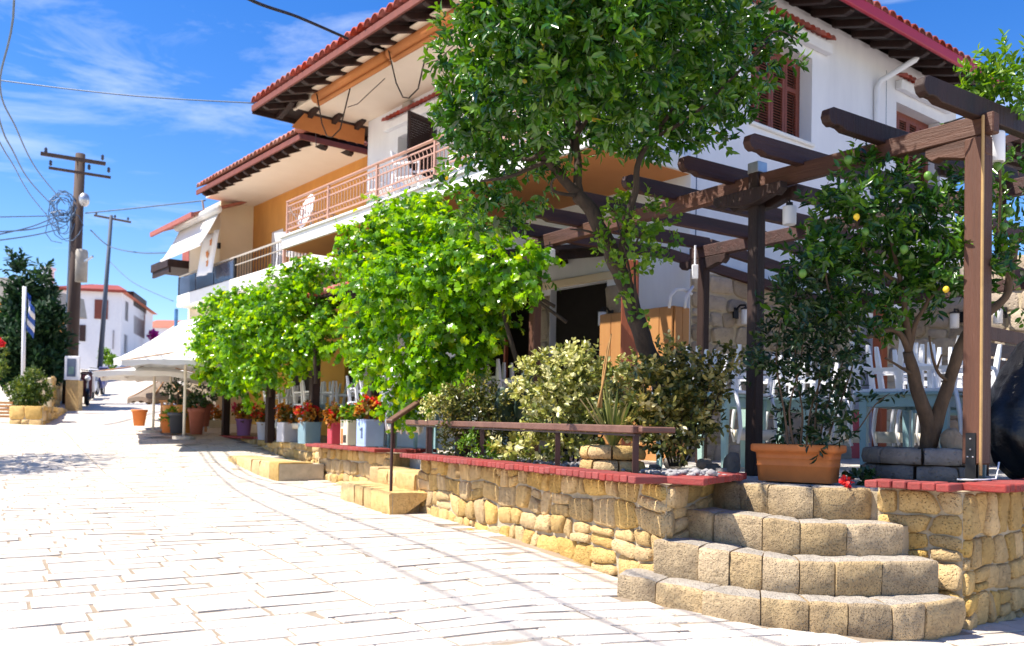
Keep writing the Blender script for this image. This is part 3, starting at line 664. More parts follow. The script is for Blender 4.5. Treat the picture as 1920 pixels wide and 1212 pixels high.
# ------------------------------------------------------------------ second house
h2 = thing('orange_house', 'orange and cream house with tiled eaves and glazed balcony next to the white house', 'house', HC, HA)
wallx(MB(), 'x', .9, 1.2, 8.25, 15.9, .3, 4.34, [(9.5, 10.6, 0, 2.9), (12.2, 13.6, 0, 2.9)]).build('street_wall', yellow_p, h2, local=True)
wallx(MB(), 'x', .9, 1.2, 8.25, 15.9, 4.66, 6.98, [(14.0, 14.75, 4.66, 6.1)]).build('upper_street_wall', orange_p, h2, local=True)
B(.0, 1.2, 15.9, 18.2, .3, 6.98).build('cream_block', cream, h2, local=True)
B(-.35, .9, 8.32, 18.1, 4.34, 4.66).build('balcony_slab', offwhite, h2, local=True, bev=.01)
B(-.40, 1.2, 9.75, 15.9, 6.98, 7.08).build('balcony_ceiling', soffit, h2, local=True)
B(1.21, 5, 8.25, 8.5, .3, 6.98).build('end_wall', orange_p, h2, local=True)
B(.93, .96, 14.0, 14.75, 4.66, 6.1).build('white_shutter', white_pt, h2, local=True)
hip_roof(h2, -.78, 6.4, 9.55, 15.5, 6.98, .55)
tiles(h2, tile2_m, -.82, 9.65, (0, 1), (1, 0), 28, .21, 7.07, .55)
tiles(h2, tile2_m, -.68, 9.50, (1, 0), (0, 1), 24, .21, 7.07, .55)
B(-.80, -.76, 9.55, 15.5, 6.92, 7.03).build('fascia_board', fas_m, h2, local=True); B(-.78, 6.4, 9.53, 9.57, 6.92, 7.03).build('fascia_board', fas_m, h2, local=True)
MB().tube([(-.82, 9.52, 7.14), (1.2, 11.5, 8.2)], .12, 8).build('ridge_tile', tile2_m, h2, smooth=True, local=True)
rf = MB().prism([(0, -.05, -.02), (0, -.05, -.10), (.1, -.05, -.14), (.5, -.05, .04), (.5, -.05, .16)], (0, .1, 0)).build('rafter', wood_d, h2, local=True); rf.location = (-.75, 9.95, 6.98)
for i in range(1, 11): inst(rf, (-.75, 9.95 + i * .52, 6.98), 0)
for i in range(6): inst(rf, (-.2 + i * .6, 9.58, 6.98), PI / 2)
B(-.98, -.92, 15.3, 18.6, 6.30, 6.42).build('eaves_board', tile_m, h2, local=True); MB().sheet([[(x, y, 6.40 + (x + .95) * .4) for x in (-.95, 1.2)] for y in (15.55, 18.6)]).build('low_roof', tile2_m, h2, local=True, solid=.06)
MB().box(-.33, -.29, 8.4, 18.05, 5.17, 5.21).box(-.325, -.295, 8.4, 18.05, 4.98, 5.0).build('handrail', concrete, h2, local=True)
b = MB()
for i in range(46): y = 8.5 + i * .16; b.box(-.318, -.305, y, y + .013, 4.66, 5.17)
tag(b.build('balusters', black, h2, local=True), kind='stuff')
for i in range(3): B(-.33, -.31, 14.1 + i * 1.32, 15.36 + i * 1.32, 4.68, 5.14).build('smoked_panel', smoke, h2, local=True)
for y in (8.42, 11.2, 14.0, 18.0): B(-.34, -.28, y, y + .06, 4.66, 5.17).build('railing_post', rail_p if y < 14 else black, h2, local=True)
MB().tube([(-.03, 16.1, 4.7), (-.42, 16.1, 6.95)], .025, 6).build('conduit', concrete, h2, local=True)
B(-.08, -.02, 15.78, 15.88, 5.7, 5.85).build('wall_lamp', black, h2, local=True)
MB().tube([(-.34, 18.15, 2.6), (-.34, 18.15, 4.3)], .05, 8).build('blue_downpipe', M('blue_pipe', (.06, .19, .42), None, .5), h2, local=True)
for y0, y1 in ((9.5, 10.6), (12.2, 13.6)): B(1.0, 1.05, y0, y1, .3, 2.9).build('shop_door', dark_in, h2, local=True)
plastic_chair('white balcony chair behind the railing of the orange house', .3, 12.2, 2.0, 4.66)
tw = thing('patterned_towel', 'white towel with orange flowers hung on the balcony of the orange house', 'towel', Hw(-.36, 15.7, 5.3))
gg = [[Hw(-.40 - .05 * math.sin(i * 1.1) - .02 * j, lerp(14.9, 15.9, i / 8), lerp(6.0, 4.9, j / 8)) for i in range(9)] for j in range(9)]
MB().sheet(gg).build('cloth', white_pt, tw, smooth=True, solid=.01)
for (i, j) in ((3, 2), (5, 4), (3, 6)):
    c = Vector(gg[j][i]) - hx * .03; m = MB(); m.add([c] + [c + (hy * math.cos(a) * .14 + V(0, 0, 1) * math.sin(a) * .12) * (1 if k % 2 else .6) for k, a in enumerate([2 * PI * k / 10 for k in range(10)])], [(0, 1 + k, 1 + (k + 1) % 10) for k in range(10)]); m.build('printed_flower', canvas_o, tw)
wa = thing('white_awning', 'white canvas awning sloping out over the far balcony of the orange house', 'awning', Hw(-1, 16, 6))
lo = ony(303, 489, 17.4)
MB().sheet([[Hw(lerp(-.55, lo[0], j / 6), y, lerp(6.35, lo[1], j / 6) - .05 * math.sin(PI * j / 6)) for y in (14.55, 15.5, 16.5, 17.4)] for j in range(7)]).build('cloth', canvas_w, wa, smooth=True, solid=.01)
MB().tube([Hw(-.6, 14.5, 6.42), Hw(-.6, 17.45, 6.42)], .11, 10).build('cassette', canvas_w, wa, smooth=True)
MB().tube([Hw(lo[0], 14.5, lo[1]), Hw(lo[0], 17.45, lo[1])], .03, 6).build('front_bar', white_pt, wa)
dk = thing('dark_canopy', 'small dark brown wooden canopy beyond the balcony of the orange house', 'roof', Hw(.35, 18.35, 5.5))
MB().box(-.9, .6, 0, 1.5, .0, .22).box(-.86, -.80, .02, 1.48, -.16, -.001).build('roof_board', wood_d, dk, local=True); dk.rotation_euler = (0, 0, HA); MB().box(-.3, .5, .0, .6, .221, .75).build('tiled_ridge', tile_m, dk, local=True)
B(.3, .5, .1, 1.4, -4.9, -.001).build('pier', cream, dk, local=True)
# ------------------------------------------------------------------ stone building at the right
sb = thing('stone_building', 'rough stone wall behind the tables at the far right, with two wall lamps', 'building', at(1690, 700, 12.3))
w0, w1 = at(1688, 800, 12.4), at(2060, 800, 10.6); w0.z = w1.z = 0; wd = (w1 - w0).normalized(); wn = -left(wd); wl = (w1 - w0).length
MB().prism([w0 + V(0, 0, .5), w1 + V(0, 0, .5), w1 - wn * .4 + V(0, 0, .5), w0 - wn * .4 + V(0, 0, .5)], (0, 0, 2.9)).build('mortar_core', mortar, sb)
for poly in rubble(0, wl, .7, 3.38, (.20, .38), (.3, .62)): stone(poly, lambda s, t_, d: w0 + wd * s + wn * d + V(0, 0, t_), sb, stone_h, .035, .012)
# ------------------------------------------------------------------ pergola
Q1, Q2, Q3, Q4, Q5 = V(3.11, 6.06, ZC), V(2.02, 7.55, TZ), V(.24, 10.16, TZ), V(2.19, 10.45, TZ), V(4.87, 12.0, TZ)
pb = V(-.56, .828, 0).normalized(); pp = V(.828, .56, 0).normalized(); BT = 3.27
pg = thing('pergola', 'dark brown timber pergola with shaped rafter ends over the terrace beside the white house', 'pergola', (2.02, 7.55, TZ))
def post(par, p, z1, wdt=.15, m=wood_d, foot=True, a=None):
    a = a or pb; c = p + V(0, 0, (z1 - p.z) / 2 + (.05 if foot else 0)); o = MB().ob(c, a * wdt / 2, left(a) * wdt / 2, V(0, 0, (z1 - p.z) / 2 - (.05 if foot else 0))).build('post', m, par, bev=.01)
    if foot:
        f = MB(); f.ob(p + V(0, 0, .08), a * .03, left(a) * .03, V(0, 0, .08)); f.ob(p + V(0, 0, .16) + left(a) * (wdt / 2 + .004), a * .034, left(a) * .004, V(0, 0, .15))
        f.ob(p + V(0, 0, .006), a * .08, left(a) * .08, V(0, 0, .006)); fo = f.build('post_shoe', black, par)
        k = MB()
        for dz, dx in ((.27, 0), (.20, 0), (.15, .018), (.15, -.018)):
            k.ball(p + V(0, 0, dz) + left(a) * (wdt / 2 + .010) + a * dx, .007, 6, 4)
        k.build('bolts', steel, fo)
    return o
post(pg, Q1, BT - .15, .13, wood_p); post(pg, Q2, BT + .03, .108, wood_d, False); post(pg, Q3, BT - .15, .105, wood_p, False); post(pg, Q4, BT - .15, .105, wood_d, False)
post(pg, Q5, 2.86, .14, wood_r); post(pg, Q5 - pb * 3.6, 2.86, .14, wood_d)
MB().ob(Q2 + V(0, 0, BT - TZ + .06), pb * .058, left(pb) * .058, V(0, 0, .045)).build('post_cap', steel, pg, bev=.005)
MB().box(3.11 - .026, 3.11 - .010, 6.06 - .101, 6.06 - .082, ZC + .03, BT - .02).build('bounce_lit_edge', M('painted_bounce_light', (.48, .30, .12), None, .6), pg, bev=.004)  # pale strip stands in for bounced light on the post's corner edge
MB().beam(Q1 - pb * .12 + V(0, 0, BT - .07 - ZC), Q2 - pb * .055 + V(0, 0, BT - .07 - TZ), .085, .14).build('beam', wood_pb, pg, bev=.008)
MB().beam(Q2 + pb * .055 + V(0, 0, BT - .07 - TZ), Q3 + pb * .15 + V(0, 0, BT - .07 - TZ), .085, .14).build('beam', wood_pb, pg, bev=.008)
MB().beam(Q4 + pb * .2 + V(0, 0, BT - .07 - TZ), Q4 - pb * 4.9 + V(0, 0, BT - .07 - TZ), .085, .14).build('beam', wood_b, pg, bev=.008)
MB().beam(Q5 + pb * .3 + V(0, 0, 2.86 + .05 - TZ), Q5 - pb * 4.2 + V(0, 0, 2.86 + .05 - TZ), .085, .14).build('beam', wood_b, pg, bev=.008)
def corbel(par, p, z, one=0, m=wood_d):
    k = .36; pts = [(-k, 0), (k, 0), (k, -.055), (k - .05, -.10), (k - .1, -.085), (k - .16, -.10), (.09, -.13), (-.09, -.13), (-k + .16, -.10), (-k + .1, -.085), (-k + .05, -.10), (-k, -.055)]
    if one == -1: pts = [(x, y) for x, y in pts if x <= .36 and x > -.1] + [(-.07, -.13), (-.07, 0)]; pts = [(-.07, 0), (k, 0), (k, -.055), (k - .05, -.10), (k - .1, -.085), (k - .16, -.10), (.09, -.13), (-.07, -.13)]
    n = left(pb)
    MB().prism([Vector((p.x, p.y, z + y)) + pb * x - n * .045 for x, y in pts], n * .09).build('corbel', m, par, bev=.006)
corbel(pg, Q1 - pb * .0 + V(0, 0, 0), BT - .142, -1, wood_pb); corbel(pg, Q2 + left(pb) * .100, BT - .142); corbel(pg, Q3, BT - .142); corbel(pg, Q4, BT - .142)
corbel(pg, Q2 - left(pb) * .100, BT - .142)
for k in range(-3, 5):
    s0 = Q2 + pb * (.24 + .7 * k); s0.z = 0; z = BT - .03
    pf = [(-.60, z + .14), (-.645, z + .12), (-.66, z + .07), (-.64, z + .03), (-.60, z + .012), (-.56, z + .022), (-.51, z + .02), (-.46, z), (1.78, z), (1.92, z + .012), (1.86, z + .14)]
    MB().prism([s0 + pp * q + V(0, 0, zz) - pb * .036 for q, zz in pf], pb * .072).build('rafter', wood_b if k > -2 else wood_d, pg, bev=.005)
    e = s0 + pp * 1.885 + V(0, 0, z + .07); MB().beam(e, s0 + pp * 5.1 + V(0, 0, z + .07 - .33), .07, .125).build('rafter', wood_b, pg, bev=.005)
# vine-covered pergola along the street
vp = thing('vine_pergola', 'dark pergola with a lean-to roof carrying the grape vine along the street', 'pergola', (-1.8, 12.4, TZ))
VP_ = [at(870, 720, 11.3), at(700, 720, 13.7), at(590, 720, 15.6), at(508, 720, 17.6), at(425, 720, 20.2)]
for p in VP_: p.z = TZ; post(vp, p, 3.05, .15, wood_d, False, pb)
for a, b_ in zip(VP_, VP_[1:]): 
    if (a - b_).length > .3: MB().beam(V(a.x, a.y, 3.12), V(b_.x, b_.y, 3.12), .09, .13).build('beam', wood_d, vp)
hw = [Hw(-.03, y, 3.62) for y in (1.0, 3.5, 5.6, 8.1, 10.8)]
for i in range(4):
    a, b_ = VP_[i] + V(-.25, -.12, 3.2 - TZ), VP_[i + 1] + V(-.25, -.12, 3.2 - TZ)
    m = MB(); c = [a, b_, hw[i + 1], hw[i]]; m.add(c + [p + V(0, 0, .06) for p in c], [(0, 1, 2, 3), (7, 6, 5, 4), (0, 4, 5, 1), (1, 5, 6, 2), (2, 6, 7, 3), (3, 7, 4, 0)]); m.build('roof_board', wood_d, vp)
    for t_ in (.15, .5, .85):
        p = a.lerp(b_, t_) - V(0, 0, .05); MB().beam(p, hw[i].lerp(hw[i + 1], t_) - V(0, 0, .06), .06, .09).build('rafter', wood_d, vp)
c0, c1 = VP_[1] + V(-.3, -.14, 3.28 - TZ), VP_[2] + V(-.3, -.14, 3.28 - TZ)
for i in range(12):
    p = c0.lerp(c1, i / 12); MB().tube([p, p + hx * .45 + V(0, 0, .06)], [.05, .042], 8).build('roof_tile', tile_m, vp, smooth=True)
# hanging lamps
def hang_lamp(label, p, r_=.055, hgt=.155, rod=.06):
    t = thing('hanging_lamp', label, 'lamp', p, 0, 'white hanging lamps on the pergola')
    MB().lathe([(r_ * .3, hgt), (r_ * .95, hgt - .004), (r_, hgt - .015), (r_, .006), (r_ * .93, 0), (r_ * .8, .0), (r_ * .8, .01)], (0, 0, 0), 18).build('lamp_shade', lamp_w, t, smooth=True, local=True)
    MB().lathe([(.028, hgt + .03), (.03, hgt + .001), (.012, hgt + .001)], (0, 0, 0), 10).build('lamp_cap', black, t, local=True); MB().tube([(0, 0, hgt + .02), (0, 0, hgt + .02 + rod)], .007, 6).build('rod', black, t, local=True)
hang_lamp('white cylinder lamp under the corbel of the dark middle post', Q2 - pb * .24 - left(pb) * .12 + V(0, 0, 2.83 - TZ))
hang_lamp('white cylinder lamp under the beam end near the grape vine', at(1030, 497, 9.75), .062, .17)
hang_lamp('large white cylinder lamp beside the right hand post', at(1866, 305, 6.2), .062, .21, .02)
def wall_lamp(label, p, n):
    t = thing('wall_lamp', label, 'lamp', p, 0, 'wall lamps on the stone walls'); q = n * .17
    s = left(n)
    MB().ob(n * .012 + V(0, 0, .06), n * .012, s * .05, V(0, 0, .07)).build('back_plate', black, t, local=True, bev=.004)
    MB().tube([n * .02 + V(0, 0, .10), n * .08 + V(0, 0, .155), q + V(0, 0, .15), q + V(0, 0, .11)], .014, 6).build('arm', black, t, local=True); MB().lathe([(.06, .11), (.066, .09), (.03, .12)][::-1], q, 12).build('lamp_cap', black, t, local=True)
    MB().lathe([(.05, .10), (.055, .09), (.055, -.09), (.048, -.095), (.045, -.08)], q, 16).build('lamp_shade', lamp_w, t, smooth=True, local=True)
wall_lamp('white wall lamp on the rough stone wall left of the middle post', Hw(.86, -.045, 2.62), -hy)
wall_lamp('white wall lamp on the stone pillar beside the dark doorway', Hw(-.05, 1.32, 2.62), -hx)
for px_, lb in ((1795, 'white wall lamp on the stone wall left of the right hand post'), (1912, 'white wall lamp on the stone wall at the right edge')):
    q = at(px_, 600, 11.7); s = (V(q.x, q.y, 0) - w0).dot(wd); wall_lamp(lb, w0 + wd * s + wn * .045 + V(0, 0, q.z - .02), wn)
jb = thing('junction_box', 'small white box on the rear pergola post with a conduit', 'box', at(1303, 510, 10.2)); MB().box(-.035, .035, -.02, .02, -.08, .08).build('box', white_pt, jb, local=True, bev=.006); MB().tube([(0, 0, .08), (0, 0, .3)], .012, 6).build('conduit', white_pt, jb, local=True)
hs_ = thing('white_hose', 'white looped hoses above the wooden cabinet', 'hose', at(1270, 560, 10.9)); MB().tube([at(1255, 578, 10.7), at(1257, 555, 10.7), at(1268, 543, 10.8), at(1282, 543, 10.9), at(1297, 552, 11)], .018, 8).build('hose', white_pt, hs_, smooth=True); MB().tube([at(1284, 578, 10.8), at(1286, 560, 10.8), at(1292, 548, 10.9), at(1299, 538, 11)], .018, 8).build('hose', white_pt, hs_, smooth=True)
cb = thing('wooden_cabinet', 'pine plank cabinet standing against the white wall beside the doorway', 'cabinet', Hw(-.3, .5, TZ), HA)
for i in range(6): B(-.30, -.27, -.75 + i * .205, -.75 + i * .205 + .2, .18, 1.85).build('plank', wood_n, cb, local=True, bev=.006)
for i in range(2): B(-.268 + i * .128, -.268 + i * .128 + .125, -.78, -.75, .18, 1.85).build('plank', wood_n, cb, local=True, bev=.006)
B(-.268, -.03, -.745, .475, .0, 1.86).build('carcass', wood_n, cb, local=True)
rp = thing('door_post', 'reddish painted post with a cut foot beside the stone pillar', 'post', at(1178, 690, 9.9)); q = at(1178, 692, 9.9); MB().prism([q + V(-.09, 0, 0), q + V(.09, 0, -.06), q + V(.09, 0, 1.2), q + V(-.09, 0, 1.2)], (.03, .12, 0)).build('post', wood_r, rp, bev=.008)
MB().box(q.x - .05, q.x + .05, q.y + .02, q.y + .10, TZ, q.z - .02).build('base', wood_r, rp)
# ------------------------------------------------------------------ brown handrail on the wall
hr = thing('handrail', 'low brown wooden handrail on iron posts along the top of the stone wall', 'handrail', A_ + V(0, 0, ZC))
ra, rb = A_ + dW * .22 - nW * .11, B_ + dW * .12 - nW * .11
def online(px_):
    k = (px_ - 960) / F; d = rb - ra; t_ = (k * ra.y - ra.x) / (d.x - k * d.y); return ra + d * t_
e0, e1 = online(1197), online(768); zr = lambda p: 1.085 + (p.y - 5.9) * .011
MB().beam(e0 + V(0, 0, zr(e0) + .03), e1 + V(0, 0, zr(e1) + .03), .095, .056).build('rail', rail_w, hr, bev=.008)
MB().beam(e0 + V(0, 0, zr(e0) - .009), e1 + V(0, 0, zr(e1) - .009), .05, .014).build('flat_bar', iron, hr)
MB().beam(e0 + V(0, 0, zr(e0) + .03) - dW * .01, e0 - nW * .25 - dW * .06 + V(0, 0, zr(e0) + .03), .085, .042).build('rail', rail_w, hr, bev=.008)
for px_ in (1193, 1047, 905, 808): p = online(px_); MB().box(p.x - .02, p.x + .02, p.y - .02, p.y + .02, ZC - .03, zr(p) - .017).build('post', iron, hr)
sr = thing('stair_handrail', 'sloping brown handrail on a slim iron post beside the small stone steps', 'handrail', atz(733, 922, .42))
p = atz(733, 922, .415); t0 = V(p.x, p.y, 1.17); t1_ = at(803, 742, 10.9)
MB().tube([p, t0], .017, 8).build('post', iron, sr); MB().beam(t0 + (t0 - t1_) * .08 + V(0, 0, .02), t1_, .075, .04).build('rail', rail_w, sr, bev=.008); MB().tube([V(t1_.x, t1_.y, TZ), t1_], .017, 8).build('post', iron, sr)
# ------------------------------------------------------------------ tables and upturned chairs
def make_table(m, loc, rz, label, L_=1.1, W_=.8):
    t = thing('dining_table', label, 'table', (0, 0, 0), 0, 'painted tables on the terrace'); 
    B(-L_ / 2, L_ / 2, -W_ / 2, W_ / 2, .695, .72).build('tabletop', m, t, bev=.006)
    a, b_ = L_ / 2 - .05, W_ / 2 - .05
    MB().box(-a, a, -b_ - .0, -b_ + .022, .6, .694).box(-a, a, b_ - .022, b_, .6, .694).box(-a, -a + .022, -b_ + .023, b_ - .023, .6, .694).box(a - .022, a, -b_ + .023, b_ - .023, .6, .694).build('apron', m, t)
    for x in (-1, 1):
        for y in (-1, 1):
            c = V(x * (a - .02), y * (b_ - .02), 0); MB().add([c + V(i * r_, j * r_, z) for z, r_ in ((0, .022), (.694, .034)) for i, j in ((-1, -1), (1, -1), (1, 1), (-1, 1))], [(3, 2, 1, 0), (4, 5, 6, 7)] + [(k, (k + 1) % 4, 4 + (k + 1) % 4, 4 + k) for k in range(4)]).build('leg', m, t)
    t.location = loc; t.rotation_euler = (0, 0, rz); return t
def make_chair(m, mb_):
    t = thing('upturned_chair', 'white chair', 'chair', (0, 0, 0), 0, 'white chairs turned upside down on the tables')
    B(-.20, .20, -.20, .20, .002, .034).build('seat', m, t, bev=.008)
    for x in (-1, 1):
        for y in (-1, 1):
            c = V(x * .17, y * .17, 0); d = V(x * .012, y * (.02 if y < 0 else .06), 0)
            MB().add([c + d * (z / .45) + V(i * r_, j * r_, z) for z, r_ in ((.034, .021), (.34, .019), (.45, .014)) for i, j in ((-1, -1), (1, -1), (1, 1), (-1, 1))], [(3, 2, 1, 0), (8, 9, 10, 11)] + [(o + k, o + (k + 1) % 4, o + 4 + (k + 1) % 4, o + 4 + k) for o in (0, 4) for k in range(4)]).build('leg', m, t)
        MB().beam((x * .175, -.16, .2), (x * .178, .18, .2), .018, .03).build('stretcher', m, t)
        MB().tube([(x * .18, .195, .02), (x * .18, .235, -.16), (x * .18, .25, -.32), (x * .178, .225, -.46)], [.02, .019, .018, .015], 6).build('back_post', m, t, smooth=True)
    for y in (-.17, .2): MB().beam((-.16, y, .24), (.16, y, .24), .018, .03).build('stretcher', m, t)
    MB().sheet([[V(x, .228 + .05 * (1 - (x / .19) ** 2) * .8 - (.02 if j else 0), z) for x in [-.19 + .38 * i / 6 for i in range(7)]] for j, z in ((0, -.33), (1, -.43))]).build('back_rail', mb_, t, solid=.02, smooth=True)
    return t
T_ = [(3.60, 7.90, .80, mint_d, 'right hand table behind the lemon tree', 1), (1.98, 8.95, .95, mint, 'mint table behind the dark middle post', 1), (3.0, 9.7, .9, mint, 'mint table behind the orange planter shrub', 1), (4.75, 9.6, .8, mint_d, 'rear table by the right hand stone wall', 1),
      (-.1, 11.2, 2.2, mint_d, 'table in front of the dark doorway', 0), (-1.05, 12.2, 2.2, mint_d, 'table behind the hanging vine', 0), (-2.05, 14.5, 2.15, mint_d, 'table behind the blue flower tin', 0), (-3.45, 16.7, 2.15, mint_d, 'table behind the grey flower tins', 0), (-4.6, 18.9, 2.15, mint_d, 'far table near the purple flower pot', 0)]
ch0 = None
for i, (x, y, rz, m, lb, full) in enumerate(T_):
    make_table(m, (x, y, TZ), rz, ('blue green painted ' if m is mint_d else 'pale mint painted ') + lb)
    for k, (cx, cy, rr, pos) in enumerate(((-.27, .23, 0, 'back left'), (.27, .23, 0, 'back right'), (-.27, -.23, PI, 'front left'), (.27, -.23, PI, 'front right'))):
        c, s = math.cos(rz), math.sin(rz); p = V(x + cx * c - cy * s, y + cx * s + cy * c, TZ + .72)
        label = f'upturned white chair, {pos} of the {lb}'
        if ch0 is None: ch0 = make_chair(white_pt, cream_pt); ch0.location = p; ch0.rotation_euler = (0, 0, rz + rr + .04); ch0['label'] = label
        else: copy_tree(ch0, p, rz + rr + R.uniform(-.12, .12), None, label)
# ------------------------------------------------------------------ orange planter
f0, f1 = V(1.78, 6.55, 0), V(2.19, 6.27, 0); fd = (f1 - f0).normalized(); pc = (f0 + f1) / 2 + left(fd) * .15
pl = thing('terracotta_planter', 'rectangular orange terracotta planter with a moulded rim at the top of the steps', 'planter', (pc.x, pc.y, TZ + .012), math.atan2(fd.y, fd.x))
def ringbox(prof, k=6):      # profile of (half length, half width, z) -> rounded box shell
    m = MB(); g_ = []
    for a, b_, z in prof:
        row_ = []; rr = .035
        for cx, cy, a0 in ((a - rr, b_ - rr, 0), (-a + rr, b_ - rr, PI / 2), (-a + rr, -b_ + rr, PI), (a - rr, -b_ + rr, 1.5 * PI)):
            for j in range(4): t_ = a0 + PI / 2 * j / 3; row_.append(V(cx + rr * math.cos(t_), cy + rr * math.sin(t_), z))
        row_.append(row_[0].copy()); g_.append(row_)
    m.sheet(g_); return m
ringbox([(.255, .125, 0), (.259, .129, .006), (.266, .134, .11), (.269, .136, .112), (.269, .137, .120), (.267, .135, .122), (.270, .138, .165), (.273, .140, .167), (.273, .140, .172), (.271, .138, .174), (.275, .142, .205), (.300, .165, .215), (.304, .168, .225), (.304, .168, .258), (.296, .160, .268), (.275, .142, .268), (.270, .138, .255), (.262, .13, .2)]).build('body', terra, pl, local=True, smooth=True)
B(-.262, .262, -.13, .13, .19, .225).build('soil', soil_m, pl, local=True)
# rocks
def rock(label, p, sx, sy, sz, rz=0, m=rock_m, seed=0):
    t = thing('rock', label, 'rock', p, rz, 'rocks on the planting bed'); b = MB().ball((0, 0, 0), 1, 12, 8)
    vv = []
    for v in b.v:
        q = Vector(v); k = 1 + noise.noise(q * 1.3 + V(seed, 0, 0)) * .42 + noise.noise(q * 3.7 + V(seed, 4, 0)) * .16; q = q * k; q = V(max(-.82, min(.82, q.x)), max(-.82, min(.82, q.y)), max(-.8, min(.85, q.z))); vv.append((q.x * sx, q.y * sy, q.z * sz + sz * .75))
    b.v = vv; b.build('stone_body', m, t, local=True, smooth=True, ) ; return t
def bedp(px_, py_, z=.79): q = atz(px_, py_, z); return V(q.x, q.y, z)
for px_, py_, sx, sy, sz, rz, lb in ((1372, 893, .075, .06, .115, .5, 'dark upright rock beside the orange planter'), (1336, 892, .07, .06, .06, .2, 'brown rock at the end of the brick cap'), (1320, 880, .09, .07, .06, .9, 'pale topped rock behind the gravel'), (1262, 879, .10, .08, .07, .1, 'rounded brown rock under the variegated shrub'), (1352, 898, .05, .05, .05, 1, 'small brown rock leaning on the dark upright rock'), (1228, 884, .06, .05, .035, 2, 'flat sunlit stone in the planting bed')):
    rock(lb, bedp(px_, py_, .775), sx, sy, sz, rz, seed=px_ * .37)
gv = MB()
for i in range(420):
    t_ = R.random() ** 1.5; p = lerp(A_ + V(.10, .35, 0), B_ + V(.3, 0, 0), t_ * .8) + V(R.uniform(0, .42), R.uniform(0, .25), 0)
    gv.ball((p.x, p.y, .80 + R.uniform(0, .025)), R.uniform(.008, .024), 6, 4, (1, R.uniform(.7, 1.2), .7), .4)
for i in range(90): p = A_ + V(R.uniform(.06, .38), R.uniform(.12, .55), 0); gv.ball((p.x, p.y, .82 + R.uniform(0, .03)), R.uniform(.012, .032), 6, 4, (1, R.uniform(.7, 1.2), .7), .4)
tag(gv.build('gravel', M('white_gravel', (.40, .38, .37), (.20, .19, .19), .8, 20, .3, 40), smooth=True), kind='stuff')
def ring_bed(label, c, r_, courses, hgt, n, mat, rx=1, a0=0, a1=2 * PI):
    t = thing('stone_tree_ring', label, 'planter', c)
    for k in range(courses):
        off = R.random(); al = 0
        ed = [a0 + (a1 - a0) * (i + (off if 0 < i < n else 0) * .6) / n for i in range(n + 1)]
        for i in range(n):
            b0_, b1_ = ed[i] + .03, ed[i + 1] - .03; m = MB(); g_ = []; sd = R.uniform(0, 40)
            for j in range(5):
                a = lerp(b0_, b1_, j / 4); e_ = .012 if j in (0, 4) else 0; col = []
                for rr, z in ((r_ - .13, 0), (r_ - .0 - e_, .006), (r_ + .014 - e_, hgt * .4), (r_ + .004 - e_, hgt - .02), (r_ - .03, hgt - .004 - e_ * .4), (r_ - .13, hgt - .008)):
                    q = V(math.cos(a) * rr * rx, math.sin(a) * rr, z + k * hgt); q += q.normalized() * noise.noise(q * 9 + V(sd, 0, 0)) * .022; col.append(q)
                g_.append(col)
            m.sheet(g_); m.add(g_[0], [tuple(range(6))]); m.add(g_[-1], [tuple(range(6))[::-1]]); m.build('stone', mat, t, local=True, smooth=True)
    MB().lathe([(r_ - .12, .02), (r_ - .12, hgt * courses * .82)], (0, 0, 0), 16).build('soil', soil_m, t, local=True); return t
ring_bed('two course ring of grey stones holding the small lemon tree', (3.06, 6.80, ZC - .05), .40, 2, .125, 8, rock_m)
ring_bed('low ring of pale stones holding the spiky plant behind the handrail', (.78, 6.95, .78), .24, 2, .11, 7, stone_m)
rock('tall wedge of stone standing in the lemon tree ring', (3.22, 6.62, .98), .085, .08, .12, .4, stone_h, 3)
# flower tins and pots
def tin(label, p, wdt, hgt, mat, rz=.5, mark=None):
    t = thing('flower_tin', label, 'planter', p, rz, 'painted flower tins along the wall'); a = wdt / 2
    m = MB(); rr = []
    if 'rounded' in label or 'pot' in label:
        MB().lathe([(a * .80, 0), (a * .82, .01), (a * .98, hgt * .9), (a * 1.06, hgt * .92), (a * 1.06, hgt), (a * .96, hgt), (a * .92, hgt - .05)], (0, 0, 0), 20).build('tin_body', mat, t, local=True, smooth=True); MB().lathe([(a * .1, hgt - .06), (a * .92, hgt - .06)], (0, 0, 0), 12).build('soil', soil_m, t, local=True); return t
    for k, z in ((1, 0), (1, .01), (.985, .02), (1, .5 * hgt), (.985, hgt - .02), (1.02, hgt - .01), (1.02, hgt), (.93, hgt), (.93, hgt - .05)):
        rr.append([V(x * a * k, y * a * k, z) for x, y in ((-.9, -1), (.9, -1), (1, -.9), (1, .9), (.9, 1), (-.9, 1), (-1, .9), (-1, -.9), (-.9, -1))])
    m.sheet(rr).build('tin_body', mat, t, local=True, smooth=False); B(-a * .92, a * .92, -a * .92, a * .92, hgt - .06, hgt - .045).build('soil', soil_m, t, local=True)
    if mark:
        for (mx_, fx_, fy_, w_, h_) in mark: B(-a - .004, -a + .01, (fx_ - w_ / 2) * a, (fx_ + w_ / 2) * a, (fy_ - h_ / 2) * hgt, (fy_ + h_ / 2) * hgt).build('painted_motif', mx_, t, local=True)
    return t
def roundpot(label, p, r_, hgt, mat, group='round pots at the cafe'):
    t = thing('plant_pot', label, 'pot', p, 0, group); MB().lathe([(r_ * .68, 0), (r_ * .95, hgt * .84), (r_ * 1.06, hgt * .85), (r_ * 1.08, hgt), (r_ * .95, hgt), (r_ * .9, hgt * .88)], (0, 0, 0), 18).build('body', mat, t, local=True, smooth=True); MB().lathe([(r_ * .1, hgt * .86), (r_ * .9, hgt * .86)], (0, 0, 0), 12).build('soil', soil_m, t, local=True); return t
pm = lambda n, c: M(n, c, tuple(x * .86 for x in c), .45, 5, .08, 30)
